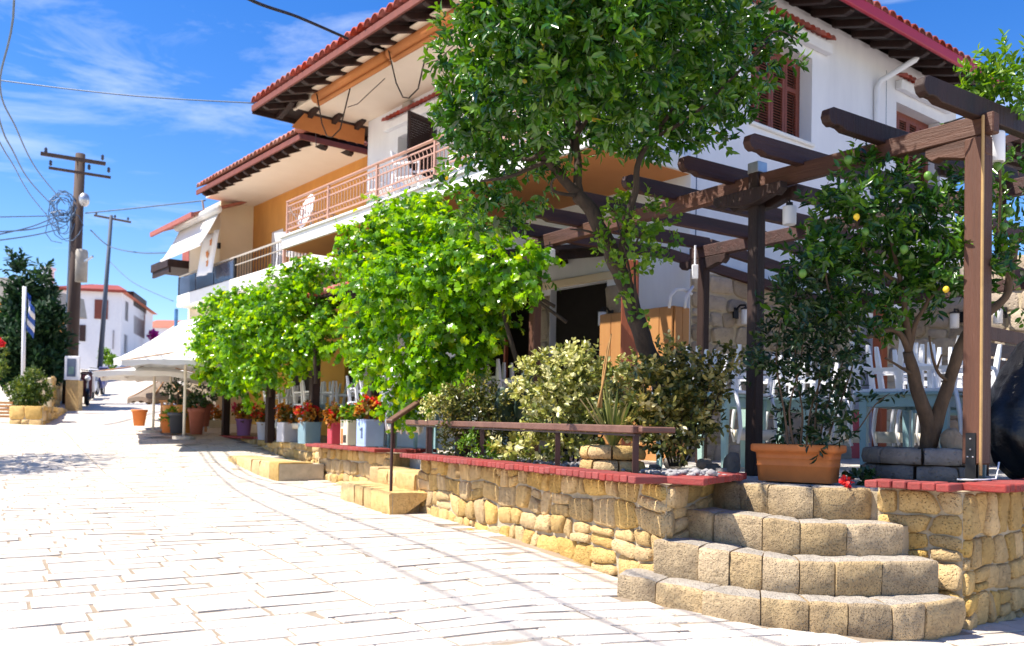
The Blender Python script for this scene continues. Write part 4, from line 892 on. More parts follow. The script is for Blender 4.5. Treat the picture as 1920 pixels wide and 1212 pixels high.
tins = []
for px_, py_, w_, h_, m, lb, rz, zz in ((695, 836.5, .30, .38, pm('sky_blue_paint', (.38, .52, .78)), 'pale blue square flower tin with a dark sketch, nearest the handrail', .35, ZC), (659, 834, .24, .37, pm('cream_tin_paint', (.74, .70, .52)), 'cream flower tin with an orange motif beside the pale blue tin', .4, ZC), (630, 831, .20, .34, pm('red_tin_paint', (.55, .05, .08)), 'red flower tin half hidden behind the cream tin', .3, ZC), (581, 834, .30, .37, pm('teal_tin_paint', (.20, .32, .38)), 'dull teal flower tin at the end of the stone ledge', .4, ZC - .03), (541, 831, .32, .36, pm('pale_grey_paint', (.56, .56, .62)), 'pale grey square tin in the middle of the stone ledge', .4, ZC - .03), (498, 828, .34, .36, pm('silver_grey_paint', (.50, .50, .56)), 'silver grey rounded tin on the stone ledge', .3, ZC - .03), (458, 818, .34, .37, pm('purple_paint', (.32, .16, .42)), 'purple flower pot with a yellow spot on the far brick cap', .4, ZC + .03), (399, 810, .40, .34, pm('cream_box_paint', (.62, .58, .46)), 'cream box planter with a dark teal panel at the far end of the wall', .5, ZC + .03)):
    a_, b_ = (D_, F_) if px_ > 600 else ((F_, G_) if px_ > 470 else (G_, J_)); d_ = b_ - a_; k_ = (px_ - 960) / F; a2 = a_ - left(d_.normalized()) * .17; tt_ = (k_ * a2.y - a2.x) / (d_.x - k_ * d_.y); p = a2 + d_ * tt_; p.z = zz + .003; mk = None
    if 'sketch' in lb: mk = [(pm('navy_ink', (.10, .14, .25)), -.3, .5, .35, .4), (pm('navy_ink2', (.10, .14, .25)), -.1, .62, .5, .08)]
    if 'motif' in lb: mk = [(terra, .45, .35, .5, .6), (bark, -.3, .25, .7, .3)]
    if 'spot' in lb: mk = [(pm('yellow_spot', (.6, .45, .1)), 0, .6, .6, .25)]
    if 'panel' in lb: mk = [(pm('teal_panel', (.08, .18, .22)), -.2, .5, 1.1, .7), (pm('yellow_note', (.7, .55, .15)), .75, .7, .4, .3)]
    tin(lb, p, w_, h_, m, rz + .25, mk); tins.append((p, w_, h_))
tr_ = thing('low_rail', 'low brown rail on short posts behind the flower tins', 'rail', D_ + V(.2, .4, TZ)); rr_ = [V(-1.6, 12.35, 1.19), V(-2.75, 14.5, 1.21), V(-4.95, 18.9, 1.26)]
for a_, b_ in zip(rr_, rr_[1:]): MB().beam(a_, b_, .06, .045).build('rail', iron, tr_)
for t_ in (0, .5, 1): p = rr_[0].lerp(rr_[1], t_); MB().box(p.x - .018, p.x + .018, p.y - .018, p.y + .018, TZ, p.z - .024).build('post', iron, tr_)
for t_ in (.33, .66, 1): p = rr_[1].lerp(rr_[2], t_); MB().box(p.x - .018, p.x + .018, p.y - .018, p.y + .018, TZ, p.z - .024).build('post', iron, tr_)
# screen and cover at the right edge
scn = thing('slatted_screen', 'brown horizontal board screen at the right edge behind the corner post', 'fence', at(1850, 800, 8.3))
s0, s1 = at(1848, 700, 8.35), at(2060, 700, 10.1); s0.z = s1.z = 0; s1 = s0 + (s1 - s0)
for i in range(6): MB().beam(s0 + V(0, 0, 1.34 + .148 * i), s1 + V(0, 0, 1.34 + .148 * i), .025, .125).build('board', wood_p if i == 5 else wood_b, scn, bev=.004)
for t_ in (.03, .5, .97): p = s0.lerp(s1, t_) + left((s1 - s0).normalized()) * .045; MB().box(p.x - .03, p.x + .03, p.y - .03, p.y + .03, TZ, 2.14).build('post', wood_b, scn)
cv = thing('covered_motorbike', 'lumpy object under a black plastic cover at the right edge', 'cover', (4.42, 7.35, ZC - .06), .55); b = MB().ball((0, 0, 0), 1, 40, 26); vv = []
for v in b.v:
    q = Vector(v); a = math.atan2(q.y, q.x); low = .5 - q.z * .5
    k = 1 + .07 * math.sin(a * 13 + q.z * 2.5) * low + noise.noise(q * 3.1) * .10 + .16 * low
    hz = .50 + .16 * math.exp(-((q.x + .35) / .28) ** 2) + .05 * math.exp(-((q.x - .5) / .3) ** 2)
    vv.append((q.x * k * .78, q.y * k * (.26 + .08 * math.exp(-((q.x + .35) / .3) ** 2)), max(0.0, (q.z + .86) * hz * (1 + noise.noise(q * 4) * .03))))
b.v = vv; b.build('cover', plastic_k, cv, local=True, smooth=True)
cd_ = thing('power_cable', 'thin white cable lying on the brick cap at the foot of the corner post', 'cable', (3.0, 5.8, ZC)); MB().tube([V(2.88, 5.85, ZC + .008), V(2.95, 5.80, ZC + .008), V(3.0, 5.84, ZC + .008), V(3.06, 5.86, ZC + .008), V(3.20, 5.98, ZC + .01), V(3.23, 6.0, ZC + .12)], .006, 6).build('cable', white_pt, cd_, smooth=True)
MB().tube([at(1836, 222, 6.0), at(1815, 218, 6.0), at(1790, 226, 6.02), at(1770, 232, 6.05)], .006, 6).build('cable', black, cd_, smooth=True)
# ------------------------------------------------------------------ foliage
def tmpl(kind):
    if kind == 'long':
        v = [(0, 0, 0), (.28, .40, .05), (.62, .44, .06), (1, 0, -.10), (.28, -.40, .05), (.62, -.44, .06), (.30, 0, -.04), (.64, 0, -.05)]
        f = [(0, 6, 1), (6, 7, 2, 1), (7, 3, 2), (0, 4, 6), (6, 4, 5, 7), (7, 5, 3)]
    elif kind == 'vine':
        v = [(.12, 0, 0), (-.05, .30, .02), (.12, .55, -.04), (.42, .36, .03), (.60, .52, -.05), (.72, .24, .02), (1, 0, -.12), (.72, -.24, .02), (.60, -.52, -.05), (.42, -.36, .03), (.12, -.55, -.04), (-.05, -.30, .02), (.5, 0, .06)]
        f = [(0, 12, 3, 2, 1), (12, 5, 4, 3), (12, 6, 5), (12, 7, 6), (12, 9, 8, 7), (0, 11, 10, 9, 12)]
        f = [x[::-1] for x in f]
    else:
        v = [(0, 0, 0), (.3, .45, .04), (.7, .42, .04), (1, 0, -.05), (.3, -.45, .04), (.7, -.42, .04)]
        f = [(0, 4, 5, 3), (0, 3, 2, 1)]
    return np.array(v, float), f
def nrm(a): return a / np.maximum(1e-9, np.linalg.norm(a, axis=1, keepdims=True))
def leaf_mesh(name, pos, dr, nm, Ls, Ws, tint, mat, parent, kind, stuff=True):
    tv, tf = tmpl(kind); N = len(pos); k = len(tv)
    dr = nrm(dr); nm = nm - dr * np.sum(nm * dr, axis=1, keepdims=True); nm = nrm(nm); sd_ = np.cross(nm, dr)
    P = pos[:, None, :] + dr[:, None, :] * (tv[None, :, 0:1] * Ls[:, None, None]) + sd_[:, None, :] * (tv[None, :, 1:2] * Ws[:, None, None]) + nm[:, None, :] * (tv[None, :, 2:3] * Ls[:, None, None])
    if parent is not None: o_ = np.array(parent.location); P = P - o_[None, None, :]
    me = bpy.data.meshes.new(name); nf = len(tf); lens = np.array([len(f) for f in tf]); idx = np.concatenate([np.array(f) for f in tf])
    me.vertices.add(N * k); me.vertices.foreach_set('co', P.reshape(-1))
    li = (idx[None, :] + (np.arange(N) * k)[:, None]).reshape(-1)
    me.loops.add(len(li)); me.loops.foreach_set('vertex_index', li.astype(np.int32))
    ls = np.concatenate([[0], np.cumsum(lens)[:-1]]); st = (ls[None, :] + (np.arange(N) * lens.sum())[:, None]).reshape(-1)
    me.polygons.add(N * nf); me.polygons.foreach_set('loop_start', st.astype(np.int32)); me.polygons.foreach_set('loop_total', np.tile(lens, N).astype(np.int32))
    me.polygons.foreach_set('use_smooth', np.ones(N * nf, bool))
    me.update(calc_edges=True)
    a = me.attributes.new('tint', 'FLOAT', 'POINT'); a.data.foreach_set('value', np.repeat(tint, k).astype(np.float32))
    me.materials.append(mat); o = bpy.data.objects.new(name, me); sc.collection.objects.link(o); o.parent = parent
    if stuff: o['kind'] = 'stuff'
    return o
_lm = {}
def one_leaf(mat, kind, q):
    key = (mat.name, kind, q)
    if key not in _lm:
        o = leaf_mesh('leaf', np.zeros((1, 3)), np.array([[1., 0, 0]]), np.array([[0, 0, 1.]]), np.ones(1), np.ones(1), np.array([q]), mat, None, kind, False); _lm[key] = o.data; bpy.data.objects.remove(o)
    return _lm[key]
def foliage(parent, lobes, twigs, lpt, tl, Lf, Wf, mat, kind='long', name='crown', shell=(.5, 1.02), out=.7, up=.25, rnd=.6, flat=.5, ind=0, tint=(.1, .75), old=.01, leafname='leaf', droop=0., sag=0.):
    C_ = np.array([list(l[0]) for l in lobes]); Rr = np.array([l[1] if hasattr(l[1], '__len__') else (l[1],) * 3 for l in lobes], float)
    wgt = Rr.prod(axis=1) ** .7; wgt /= wgt.sum(); ch = NR.choice(len(lobes), twigs, p=wgt)
    d = nrm(NR.normal(size=(twigs, 3))); rr = NR.uniform(shell[0] ** 2.2, shell[1] ** 2.2, twigs) ** (1 / 2.2)
    p = C_[ch] + d * Rr[ch] * rr[:, None]
    td = nrm(d * out + NR.normal(size=(twigs, 3)) * rnd * .5 + np.array([0, 0, up])[None])
    t = np.tile(np.linspace(.15, 1, lpt), twigs); P = np.repeat(p, lpt, 0); T = np.repeat(td, lpt, 0); D0 = np.repeat(d, lpt, 0)
    tlr = np.repeat(tl * NR.uniform(.6, 1.3, twigs), lpt); P = P + T * (t * tlr)[:, None] + NR.normal(size=P.shape) * .006; P[:, 2] -= sag * t * t * tlr
    rad = NR.normal(size=P.shape); rad = nrm(rad - T * np.sum(rad * T, 1, keepdims=True))
    ld = nrm(T * (.35 + .6 * t[:, None]) + rad * .85 + np.array([0, 0, -droop])[None]); N_ = nrm(D0 * .5 + np.array([0, 0, flat])[None] + T * .4 + NR.normal(size=P.shape) * .35)
    n = len(P); tn = np.clip(np.repeat(NR.uniform(tint[0], tint[1], twigs), lpt) + (t - .5) * .22 + NR.normal(size=n) * .09, 0, .96); tn[NR.random(n) < old] = 1.0
    Ls = Lf * NR.uniform(.5, 1.3, n) * (1.05 - .25 * t); Ws = Wf * NR.uniform(.75, 1.2, n) * (1.05 - .2 * t)
    if ind:
        # the leaves nearest the camera are parts of their own
        dist = np.linalg.norm(P - np.array([[0, 0, EYE]]), axis=1); sel = np.argsort(dist)[:ind * 3]; sel = NR.choice(sel, min(ind, len(sel)), replace=False); msk = np.ones(n, bool); msk[sel] = False
        for i in sel:
            x = Vector(ld[i]).normalized(); z = Vector(N_[i]); z = (z - x * z.dot(x)).normalized(); y = z.cross(x)
            o = bpy.data.objects.new(leafname, one_leaf(mat, kind, round(float(tn[i]) * 4) / 4)); sc.collection.objects.link(o); o.parent = parent
            m = Matrix((x * Ls[i], y * Ws[i], z * Ls[i])).transposed().to_4x4(); m.translation = Vector(P[i]) - Vector(parent.location); o.matrix_local = m
        P, ld, N_, Ls, Ws, tn = (a[msk] for a in (P, ld, N_, Ls, Ws, tn))
    return leaf_mesh(name, P, ld, N_, Ls, Ws, tn, mat, parent, kind)
def lobe(px_, py_, rp, d, dj=.35, sq=1.0): r_ = rp * d / F; return (at(px_, py_, d + R.uniform(-dj, dj)), (r_, r_ * sq, r_))
def limb(parent, pts, r0, r1, mat=bark, name='branch', n=8):
    c = catmull([tuple(p) for p in pts], 4); k = len(c); c = [p + Vector((noise.noise(p * 5) * r0 * .5, noise.noise(p * 5 + V(9, 0, 0)) * r0 * .5, 0)) for p in c]
    return MB().tube(c, [lerp(r0, r1, i / (k - 1)) * (1 + .12 * noise.noise(c[i] * 14)) for i in range(k)], n).build(name, mat, parent, smooth=True)
# orange tree leaning over the wall
ot = thing('orange_tree', 'large leaning orange tree with a wide dark green crown in front of the white house', 'tree', at(1238, 712, 7.5))
dO = 7.25
lob = [lobe(px_, py_, r_, d_, .12) for px_, py_, r_, d_ in ((1000, 120, 118, 6.6), (912, 205, 76, 7.0), (900, 320, 58, 7.3), (960, 345, 58, 7.5), (1075, 205, 95, 7.0), (1180, 120, 130, 6.5), (1300, 120, 118, 7.0), (1385, 110, 66, 7.4), (1225, 225, 66, 7.3), (1315, 190, 56, 7.5), (1000, 10, 125, 6.1), (1150, -40, 140, 5.9), (1300, -30, 125, 6.3), (935, 70, 66, 6.4), (1440, 70, 32, 7.4), (1080, 60, 125, 6.0), (872, 245, 34, 7.3), (910, 395, 36, 7.5), (1380, 180, 30, 7.5), (858, 150, 20, 7.0), (1475, 75, 12, 7.4), (1000, 262, 46, 7.9), (1270, 245, 24, 7.6), (1100, 100, 130, 8.2), (1250, 60, 130, 8.3), (960, 180, 100, 8.2), (1000, -140, 130, 6.2), (1180, -190, 130, 6.2), (925, -80, 80, 6.3), (1330, -150, 110, 6.6))]
lob += [lobe(px_ + R.uniform(-12, 12), py_ + R.uniform(-12, 12), R.uniform(12, 26), 7.1, .3) for px_, py_ in ((846, 110), (842, 185), (840, 290), (848, 370), (865, 425), (905, 440), (960, 430), (1010, 380), (1060, 275), (1140, 262), (1200, 272), (1290, 268), (1350, 245), (1405, 185), (1455, 110), (1470, 50), (1430, 30), (860, 60), (880, 20), (850, 240))]
foliage(ot, lob, 3500, 9, .13, .098, .042, lf_orange, 'long', shell=(.5, 1.08), ind=300, old=.004, up=.2, droop=.12)
tk = [at(1245, 735, 7.5), at(1226, 680, 7.48), at(1200, 615, 7.42), at(1178, 558, 7.4), at(1160, 510, 7.38), at(1138, 455, 7.34), at(1108, 398, 7.3), at(1085, 365, 7.28)]
tr = limb(ot, tk, .078, .055, name='trunk', n=12)
for pts, a, b_ in (([tk[-1], at(1050, 325, 7.2), at(1015, 285, 7.15), at(985, 230, 7.1), at(950, 160, 7.1)], .045, .015), ([at(1090, 372, 7.28), at(1083, 310, 7.3), at(1083, 240, 7.3), at(1100, 120, 7.3)], .04, .015), ([at(1165, 520, 7.38), at(1168, 460, 7.3), at(1182, 400, 7.2), at(1192, 350, 7.15), at(1200, 300, 7.15), at(1222, 262, 7.15), at(1280, 180, 7.1)], .042, .014), ([at(1083, 368, 7.28), at(1040, 360, 7.0), at(1035, 342, 6.95), at(1045, 332, 6.9)], .016, .006), ([at(1030, 300, 7.17), at(960, 330, 7.0), at(900, 340, 6.9)], .02, .008), ([at(1015, 287, 7.15), at(990, 300, 7.2), at(960, 285, 7.3), at(900, 240, 7.3)], .022, .008), ([at(1083, 300, 7.3), at(1060, 230, 7.4), at(1040, 150, 7.5)], .02, .008), ([at(1222, 262, 7.15), at(1300, 215, 7.0), at(1390, 130, 7.0), at(1440, 80, 7.0)], .018, .007), ([at(1135, 452, 7.34), at(1105, 435, 7.2), at(1070, 430, 7.1)], .014, .006), ([at(1395, 130, 7.0), at(1450, 60, 6.9), at(1495, 75, 6.85)], .008, .004), ([at(1083, 250, 7.3), at(1150, 150, 7.2), at(1200, 60, 7.2)], .022, .008)): limb(ot, pts, a, b_)
cl = thing('climbing_plant', 'light green leafy shoots climbing the trunk of the leaning orange tree', 'plant', at(1190, 560, 7.3))
foliage(cl, [lobe(*a, 7.2, .12) for a in ((1190, 420, 50), (1172, 455, 40), (1232, 440, 36), (1150, 400, 24), (1205, 480, 34), (1180, 525, 20), (1198, 570, 14), (1212, 592, 14), (1256, 425, 18), (1135, 398, 14), (1195, 385, 22), (1230, 410, 26))], 130, 6, .11, .062, .042, lf_ivy, 'long', 'leaves', shell=(.2, 1.05), ind=120, tint=(.2, .8))
for pts in ([at(1195, 590, 7.33), at(1190, 520, 7.25), at(1195, 450, 7.2), at(1230, 420, 7.15)], [at(1185, 540, 7.3), at(1172, 470, 7.2), at(1155, 410, 7.15)]): limb(cl, pts, .012, .005, name='stem', n=6)
# lemon tree in the stone ring
lm = thing('lemon_tree', 'small lemon tree with green fruit growing in the ring of grey stones', 'tree', at(1742, 850, 6.75))
dL = 6.5
foliage(lm, [lobe(*a, dL, .3) for a in ((1625, 350, 52), (1700, 385, 62), (1565, 430, 58), (1640, 450, 75), (1740, 440, 66), (1780, 505, 52), (1545, 520, 62), (1640, 530, 72), (1720, 540, 52), (1500, 575, 42), (1590, 590, 42), (1815, 475, 40), (1765, 385, 46), (1600, 395, 48), (1885, 420, 48), (1900, 340, 40), (1888, 500, 40), (1690, 600, 30), (1520, 470, 30), (1620, 312, 22), (1850, 350, 18), (1910, 560, 24))], 800, 8, .12, .088, .036, lf_lemon, 'long', shell=(.5, 1.12), ind=300, old=.004, droop=.1)
foliage(lm, [lobe(*a, 6.15, .15) for a in ((1855, 150, 40), (1890, 130, 42), (1800, 208, 20), (1880, 185, 34), (1915, 160, 40), (1840, 170, 26))], 130, 7, .11, .075, .034, lf_ivy, 'long', 'upper_leaves', shell=(.3, 1.05), tint=(.1, .7))
la = [at(1742, 850, 6.75), at(1738, 800, 6.73), at(1727, 750, 6.7), at(1716, 705, 6.68), at(1706, 660, 6.65)]; limb(lm, la, .062, .036, bark_l, 'trunk', 10)
lb_ = [at(1744, 835, 6.74), at(1757, 780, 6.7), at(1778, 715, 6.66), at(1800, 655, 6.62), at(1828, 605, 6.6), at(1868, 575, 6.6), at(1893, 535, 6.6), at(1905, 450, 6.5)]; limb(lm, lb_, .055, .022, bark_l, 'trunk', 10)
for pts, a, b_ in (([la[4], at(1690, 630, 6.6), at(1668, 618, 6.55), at(1630, 632, 6.5), at(1600, 622, 6.45)], .026, .012), ([la[4], at(1700, 600, 6.6), at(1692, 540, 6.55), at(1670, 450, 6.5)], .028, .012), ([la[4], at(1716, 610, 6.6), at(1738, 565, 6.55), at(1760, 480, 6.5)], .022, .01), ([la[3], at(1690, 690, 6.6), at(1660, 672, 6.5)], .014, .007), ([lb_[2], at(1760, 700, 6.55), at(1748, 670, 6.5), at(1742, 630, 6.45)], .014, .007), ([at(1757, 690, 6.55), at(1765, 665, 6.5)], .009, .006), ([at(1600, 622, 6.45), at(1560, 560, 6.4), at(1545, 500, 6.4)], .013, .006), ([at(1692, 540, 6.55), at(1620, 470, 6.5), at(1600, 380, 6.45)], .016, .006), ([at(1893, 535, 6.6), at(1875, 420, 6.5), at(1880, 200, 6.2)], .014, .006), ([at(1738, 565, 6.55), at(1800, 500, 6.5)], .012, .006), ([at(1828, 605, 6.6), at(1810, 640, 6.5)], .02, .02)): limb(lm, pts, a, b_, bark_l, n=7)
gl, yl = M('green_lemon_skin', (.13, .27, .04), (.09, .20, .03), .4, 8, .1, 60), M('yellow_lemon_skin', (.80, .55, .03), (.7, .46, .03), .4, 8, .1, 60)
lo_ = None
for px_, py_, yel in ((1590, 300, 0), (1582, 351, 0), (1740, 330, 0), (1695, 468, 0), (1774, 519, 0), (1815, 508, 0), (1622, 435, 0), (1505, 513, 0), (1870, 312, 0), (1882, 426, 0), (1892, 395, 0), (1606, 407, 1), (1774, 543, 1)):
    p = at(px_, py_, 6.12 + R.uniform(-.05, .12)); b = MB().ball((0, 0, 0), .028 if not yel else .021, 12, 10, (1, 1, 1.12)); b.v[0] = (0, 0, .038 if not yel else .03)
    o = b.build('lemon', yl if yel else gl, lm, local=True, smooth=True); o.location = p - Vector(lm.location); o.rotation_euler = (R.uniform(2.4, 3.6), R.uniform(-.4, .4), 0)
# shrub in the orange planter
fi = thing('potted_shrub', 'dark green shrub with thin stems growing in the orange planter', 'plant', (pc.x, pc.y, TZ + .24))
foliage(fi, [lobe(*a, 6.42, .16) for a in ((1470, 650, 50), (1445, 700, 36), (1540, 640, 62), (1520, 715, 50), (1585, 690, 38), (1490, 770, 40), (1560, 775, 40), (1435, 650, 30), (1480, 595, 44), (1550, 570, 52), (1600, 745, 22), (1415, 682, 14), (1500, 550, 36), (1545, 820, 26), (1480, 820, 24), (1660, 742, 12), (1645, 755, 9), (1590, 630, 36), (1520, 510, 30))], 430, 7, .10, .068, .029, lf_ficus, 'long', 'leaves', shell=(.25, 1.06), ind=300, droop=.15)
for a, b_, c in ((1478, 1470, 1455), (1500, 1505, 1490), (1535, 1548, 1580), (1525, 1530, 1540), (1545, 1570, 1600), (1490, 1480, 1500), (1512, 1520, 1550)): limb(fi, [at(a, 842, 6.42), at(b_, 770, 6.42), at(c, 680, 6.42), at(c + 10, 600, 6.42)], .009, .004, bark_l, 'stem', 6)
limb(fi, [at(1545, 842, 6.4), at(1600, 815, 6.35), at(1640, 760, 6.3), at(1668, 738, 6.3)], .006, .003, bark_l, 'stem', 6)
# variegated shrubs, prickly pear and spiky plant
va = thing('variegated_shrub', 'cream and yellow variegated shrub lit by the sun behind the handrail', 'shrub', at(1070, 860, 8.3))
foliage(va, [lobe(*a, 8.3, .25) for a in ((1020, 720, 48), (1080, 700, 48), (1110, 740, 52), (1045, 775, 52), (1120, 790, 42), (1000, 690, 22), (975, 740, 12), (1060, 680, 22), (1150, 715, 34), (1178, 700, 26), (1100, 668, 10), (1010, 830, 38), (960, 840, 22), (1070, 830, 40))], 900, 8, .095, .060, .036, lf_var, 'oval', 'leaves', shell=(.3, 1.06), ind=200, tint=(.12, .95), old=0)
for i in range(7): limb(va, [at(1050 + i * 8, 868, 8.35), at(1035 + i * 18, 790, 8.3), at(1010 + i * 26, 715, 8.3)], .010, .004, bark, 'stem', 6)
vb = thing('variegated_shrub', 'bronze edged variegated shrub at the right end of the handrail', 'shrub', at(1260, 870, 6.7))
foliage(vb, [lobe(*a, 6.95, .25) for a in ((1235, 740, 52), (1290, 735, 60), (1200, 780, 42), (1270, 800, 46), (1318, 740, 28), (1245, 690, 32), (1268, 650, 14), (1272, 675, 16), (1352, 690, 22), (1375, 668, 14), (1310, 790, 38), (1225, 815, 34), (1180, 745, 34))], 760, 8, .095, .058, .032, lf_var2, 'oval', 'leaves', shell=(.3, 1.06), ind=250, tint=(.1, .85), old=0)
for i in range(7): limb(vb, [at(1258 + i * 4, 875, 6.95), at(1230 + i * 16, 800, 6.95), at(1205 + i * 25, 715, 6.95)], .010, .004, bark, 'stem', 6)
vc = thing('dark_shrub', 'dark green shrub under the hanging vine behind the handrail posts', 'shrub', at(890, 860, 8.3))
foliage(vc, [lobe(*a, 9.5, .25) for a in ((870, 770, 40), (910, 790, 42), (935, 760, 30), (860, 825, 34), (940, 830, 34), (900, 730, 24), (850, 760, 26), (985, 790, 30), (835, 775, 20))], 700, 8, .09, .045, .026, lf_var2, 'oval', 'leaves', shell=(.3, 1.06), tint=(.0, .55), old=0)
for i in range(5): limb(vc, [at(880 + i * 8, 852, 9.5), at(870 + i * 14, 790, 9.5), at(860 + i * 20, 740, 9.5)], .010, .004, bark, 'stem', 6)
vd = thing('low_shrub', 'low yellow tipped shrub beside the start of the brown handrail', 'shrub', at(835, 800, 9.9)); foliage(vd, [lobe(*a, 9.9, .15) for a in ((810, 765, 16), (835, 755, 20), (860, 745, 14))], 110, 7, .08, .042, .026, lf_var, 'oval', 'leaves', tint=(.3, .9), old=0); limb(vd, [at(835, 835, 9.9), at(830, 760, 9.9)], .01, .004, bark, 'stem', 6)
ve = thing('ground_plants', 'small bright green plants on the bed behind the brick cap', 'plant', at(930, 850, 8.6)); foliage(ve, [lobe(*a, 8.6, .1) for a in ((925, 848, 14), (965, 850, 12), (905, 846, 10), (875, 838, 12), (885, 820, 10))], 80, 6, .07, .05, .018, lf_ivy, 'long', 'leaves', tint=(.2, .8))
pr_ = thing('prickly_pear', 'dark prickly pear pads between the dark shrub and the cream shrub', 'cactus', at(965, 800, 9.2)); pm_ = M('cactus_pad', (.025, .055, .03), (.018, .04, .022), .5, 6, .15, 40)
for px_, py_, a, b_ in ((985, 722, .10, .15), (948, 768, .11, .15), (992, 772, .09, .14), (966, 800, .10, .15), (1002, 742, .07, .10), (962, 738, .08, .13), (940, 745, .07, .11), (978, 760, .10, .15)):
    m = MB().ball((0, 0, 0), 1, 12, 8, (a, .02, b_)); q = Matrix.Translation(at(px_, py_, 9.2 + R.uniform(-.15, .15))) @ Matrix.Rotation(R.uniform(-1, 1), 4, 'Z') @ Matrix.Rotation(R.uniform(-.6, .6), 4, 'Y'); m.v = [tuple(q @ Vector(v)) for v in m.v]; m.build('pad', pm_, pr_, smooth=True)
yu = thing('spiky_plant', 'spiky plant of long pale green blades with two dry stalks in the pale stone ring', 'plant', (.78, 6.95, .96)); bl = leafmat('blade', [(0, (.10, .16, .04)), (.6, (.22, .24, .06)), (1, (.40, .32, .15))], .45, .2, .3, 1.2)
for i in range(34):
    a = R.uniform(0, 2 * PI); e_ = R.uniform(.15, .75); ln = R.uniform(.36, .62); dv_ = V(math.cos(a) * e_, math.sin(a) * e_, 1).normalized(); m = MB(); g_ = []; s_ = dv_.cross(V(0, 0, 1)).normalized(); nn_ = s_.cross(dv_)
    for j in range(6):
        t_ = j / 5; c = dv_ * ln * t_ - V(0, 0, .10 * t_ * t_ * e_); wd_ = .020 * (1 - t_) ** .6 + .001; g_.append([c - s_ * wd_ + nn_ * .005, c - nn_ * .004, c + s_ * wd_ + nn_ * .005])
    o = m.sheet(g_).build('blade', bl, yu, local=True, smooth=True); at_ = o.data.attributes.new('tint', 'FLOAT', 'POINT'); at_.data.foreach_set('value', [R.random()] * len(o.data.vertices))
for pts in ([at(1122, 765, 6.95), at(1136, 690, 6.93), at(1146, 626, 6.9)], [at(1128, 765, 6.95), at(1131, 700, 6.95), at(1143, 640, 6.95)]): limb(yu, pts, .010, .005, M('dry_stalk', (.45, .25, .08), (.34, .18, .06), .8), 'dry_stalk', 6)
# vines
def vine(label, lb_, n, d_, stems, ind=300, gaps=.3):
    t = thing('grape_vine', label, 'vine', stems[0][0])
    ex_ = [(x + R.uniform(-1, 1) * r_ * 1.15, y + R.uniform(-.8, 1.15) * r_, R.uniform(8, 17), d_ + R.uniform(-.3, .1)) for x, y, r_, d_ in lb_ for _ in range(2)]
    foliage(t, [lobe(*a, .35, 1.0) for a in list(lb_) + ex_], n, 6, .20, .088, .09, lf_vine, 'vine', 'leaves', shell=(.55, 1.1), out=.8, up=-.1, rnd=.9, flat=.25, ind=ind, tint=(.05, .85), old=.015, droop=.55, sag=.1)
    for s in stems: limb(t, s, .035 if len(s) > 3 else .02, .015, bark, 'stem', 7)
    return t
vine('dense light green grape vine tumbling from the pergola beam beside the orange tree', [(690, 470, 48, 12.2), (740, 440, 52, 11.9), (800, 430, 52, 11.3), (860, 450, 52, 10.8), (700, 560, 52, 11.9), (760, 540, 72, 11.3), (840, 530, 70, 10.6), (920, 500, 50, 10.2), (968, 505, 30, 9.9), (770, 640, 50, 11.1), (740, 700, 30, 11.4), (770, 735, 22, 11.3), (790, 700, 36, 11), (850, 620, 58, 10.6), (900, 580, 50, 10.4), (875, 680, 28, 10.4), (690, 620, 34, 11.9), (660, 640, 24, 12.2), (940, 560, 30, 10.1), (780, 398, 32, 11.7), (720, 400, 22, 12), (1000, 480, 14, 9.7), (985, 540, 16, 9.8), (905, 640, 24, 10.3), (690, 690, 16, 12), (840, 700, 20, 10.6), (735, 765, 14, 11.3), (765, 775, 10, 11.2), (705, 665, 18, 11.9), (870, 715, 16, 10.4), (805, 740, 16, 11)], 2300, 11, [[at(975, 700, 10.2), at(958, 640, 10.2), at(945, 590, 10.2), at(930, 530, 10.2)], [at(1040, 575, 9.7), at(990, 545, 9.8), at(960, 520, 9.9)], [at(1062, 605, 9.7), at(1000, 560, 9.75), at(960, 540, 9.9)]])
vine('long curtain of bright green grape vine at the cafe end of the pergola', [(420, 640, 48, 18.0), (420, 590, 36, 18.2), (468, 582, 42, 17.2), (475, 640, 62, 16.6), (415, 695, 36, 17.8), (530, 556, 42, 15.9), (540, 600, 60, 15.6), (560, 660, 36, 15.2), (602, 528, 32, 14.8), (600, 590, 22, 14.6), (500, 690, 30, 16.2), (590, 635, 28, 14.6), (450, 715, 22, 17.4), (395, 622, 20, 18.6), (500, 592, 42, 16.6), (570, 512, 20, 15.4)], 2500, 16, [[at(508, 745, 17), at(505, 690, 17), at(500, 640, 17), at(495, 590, 17)], [at(592, 720, 14.8), at(590, 650, 14.8), at(592, 600, 14.8), at(600, 540, 14.8)]])
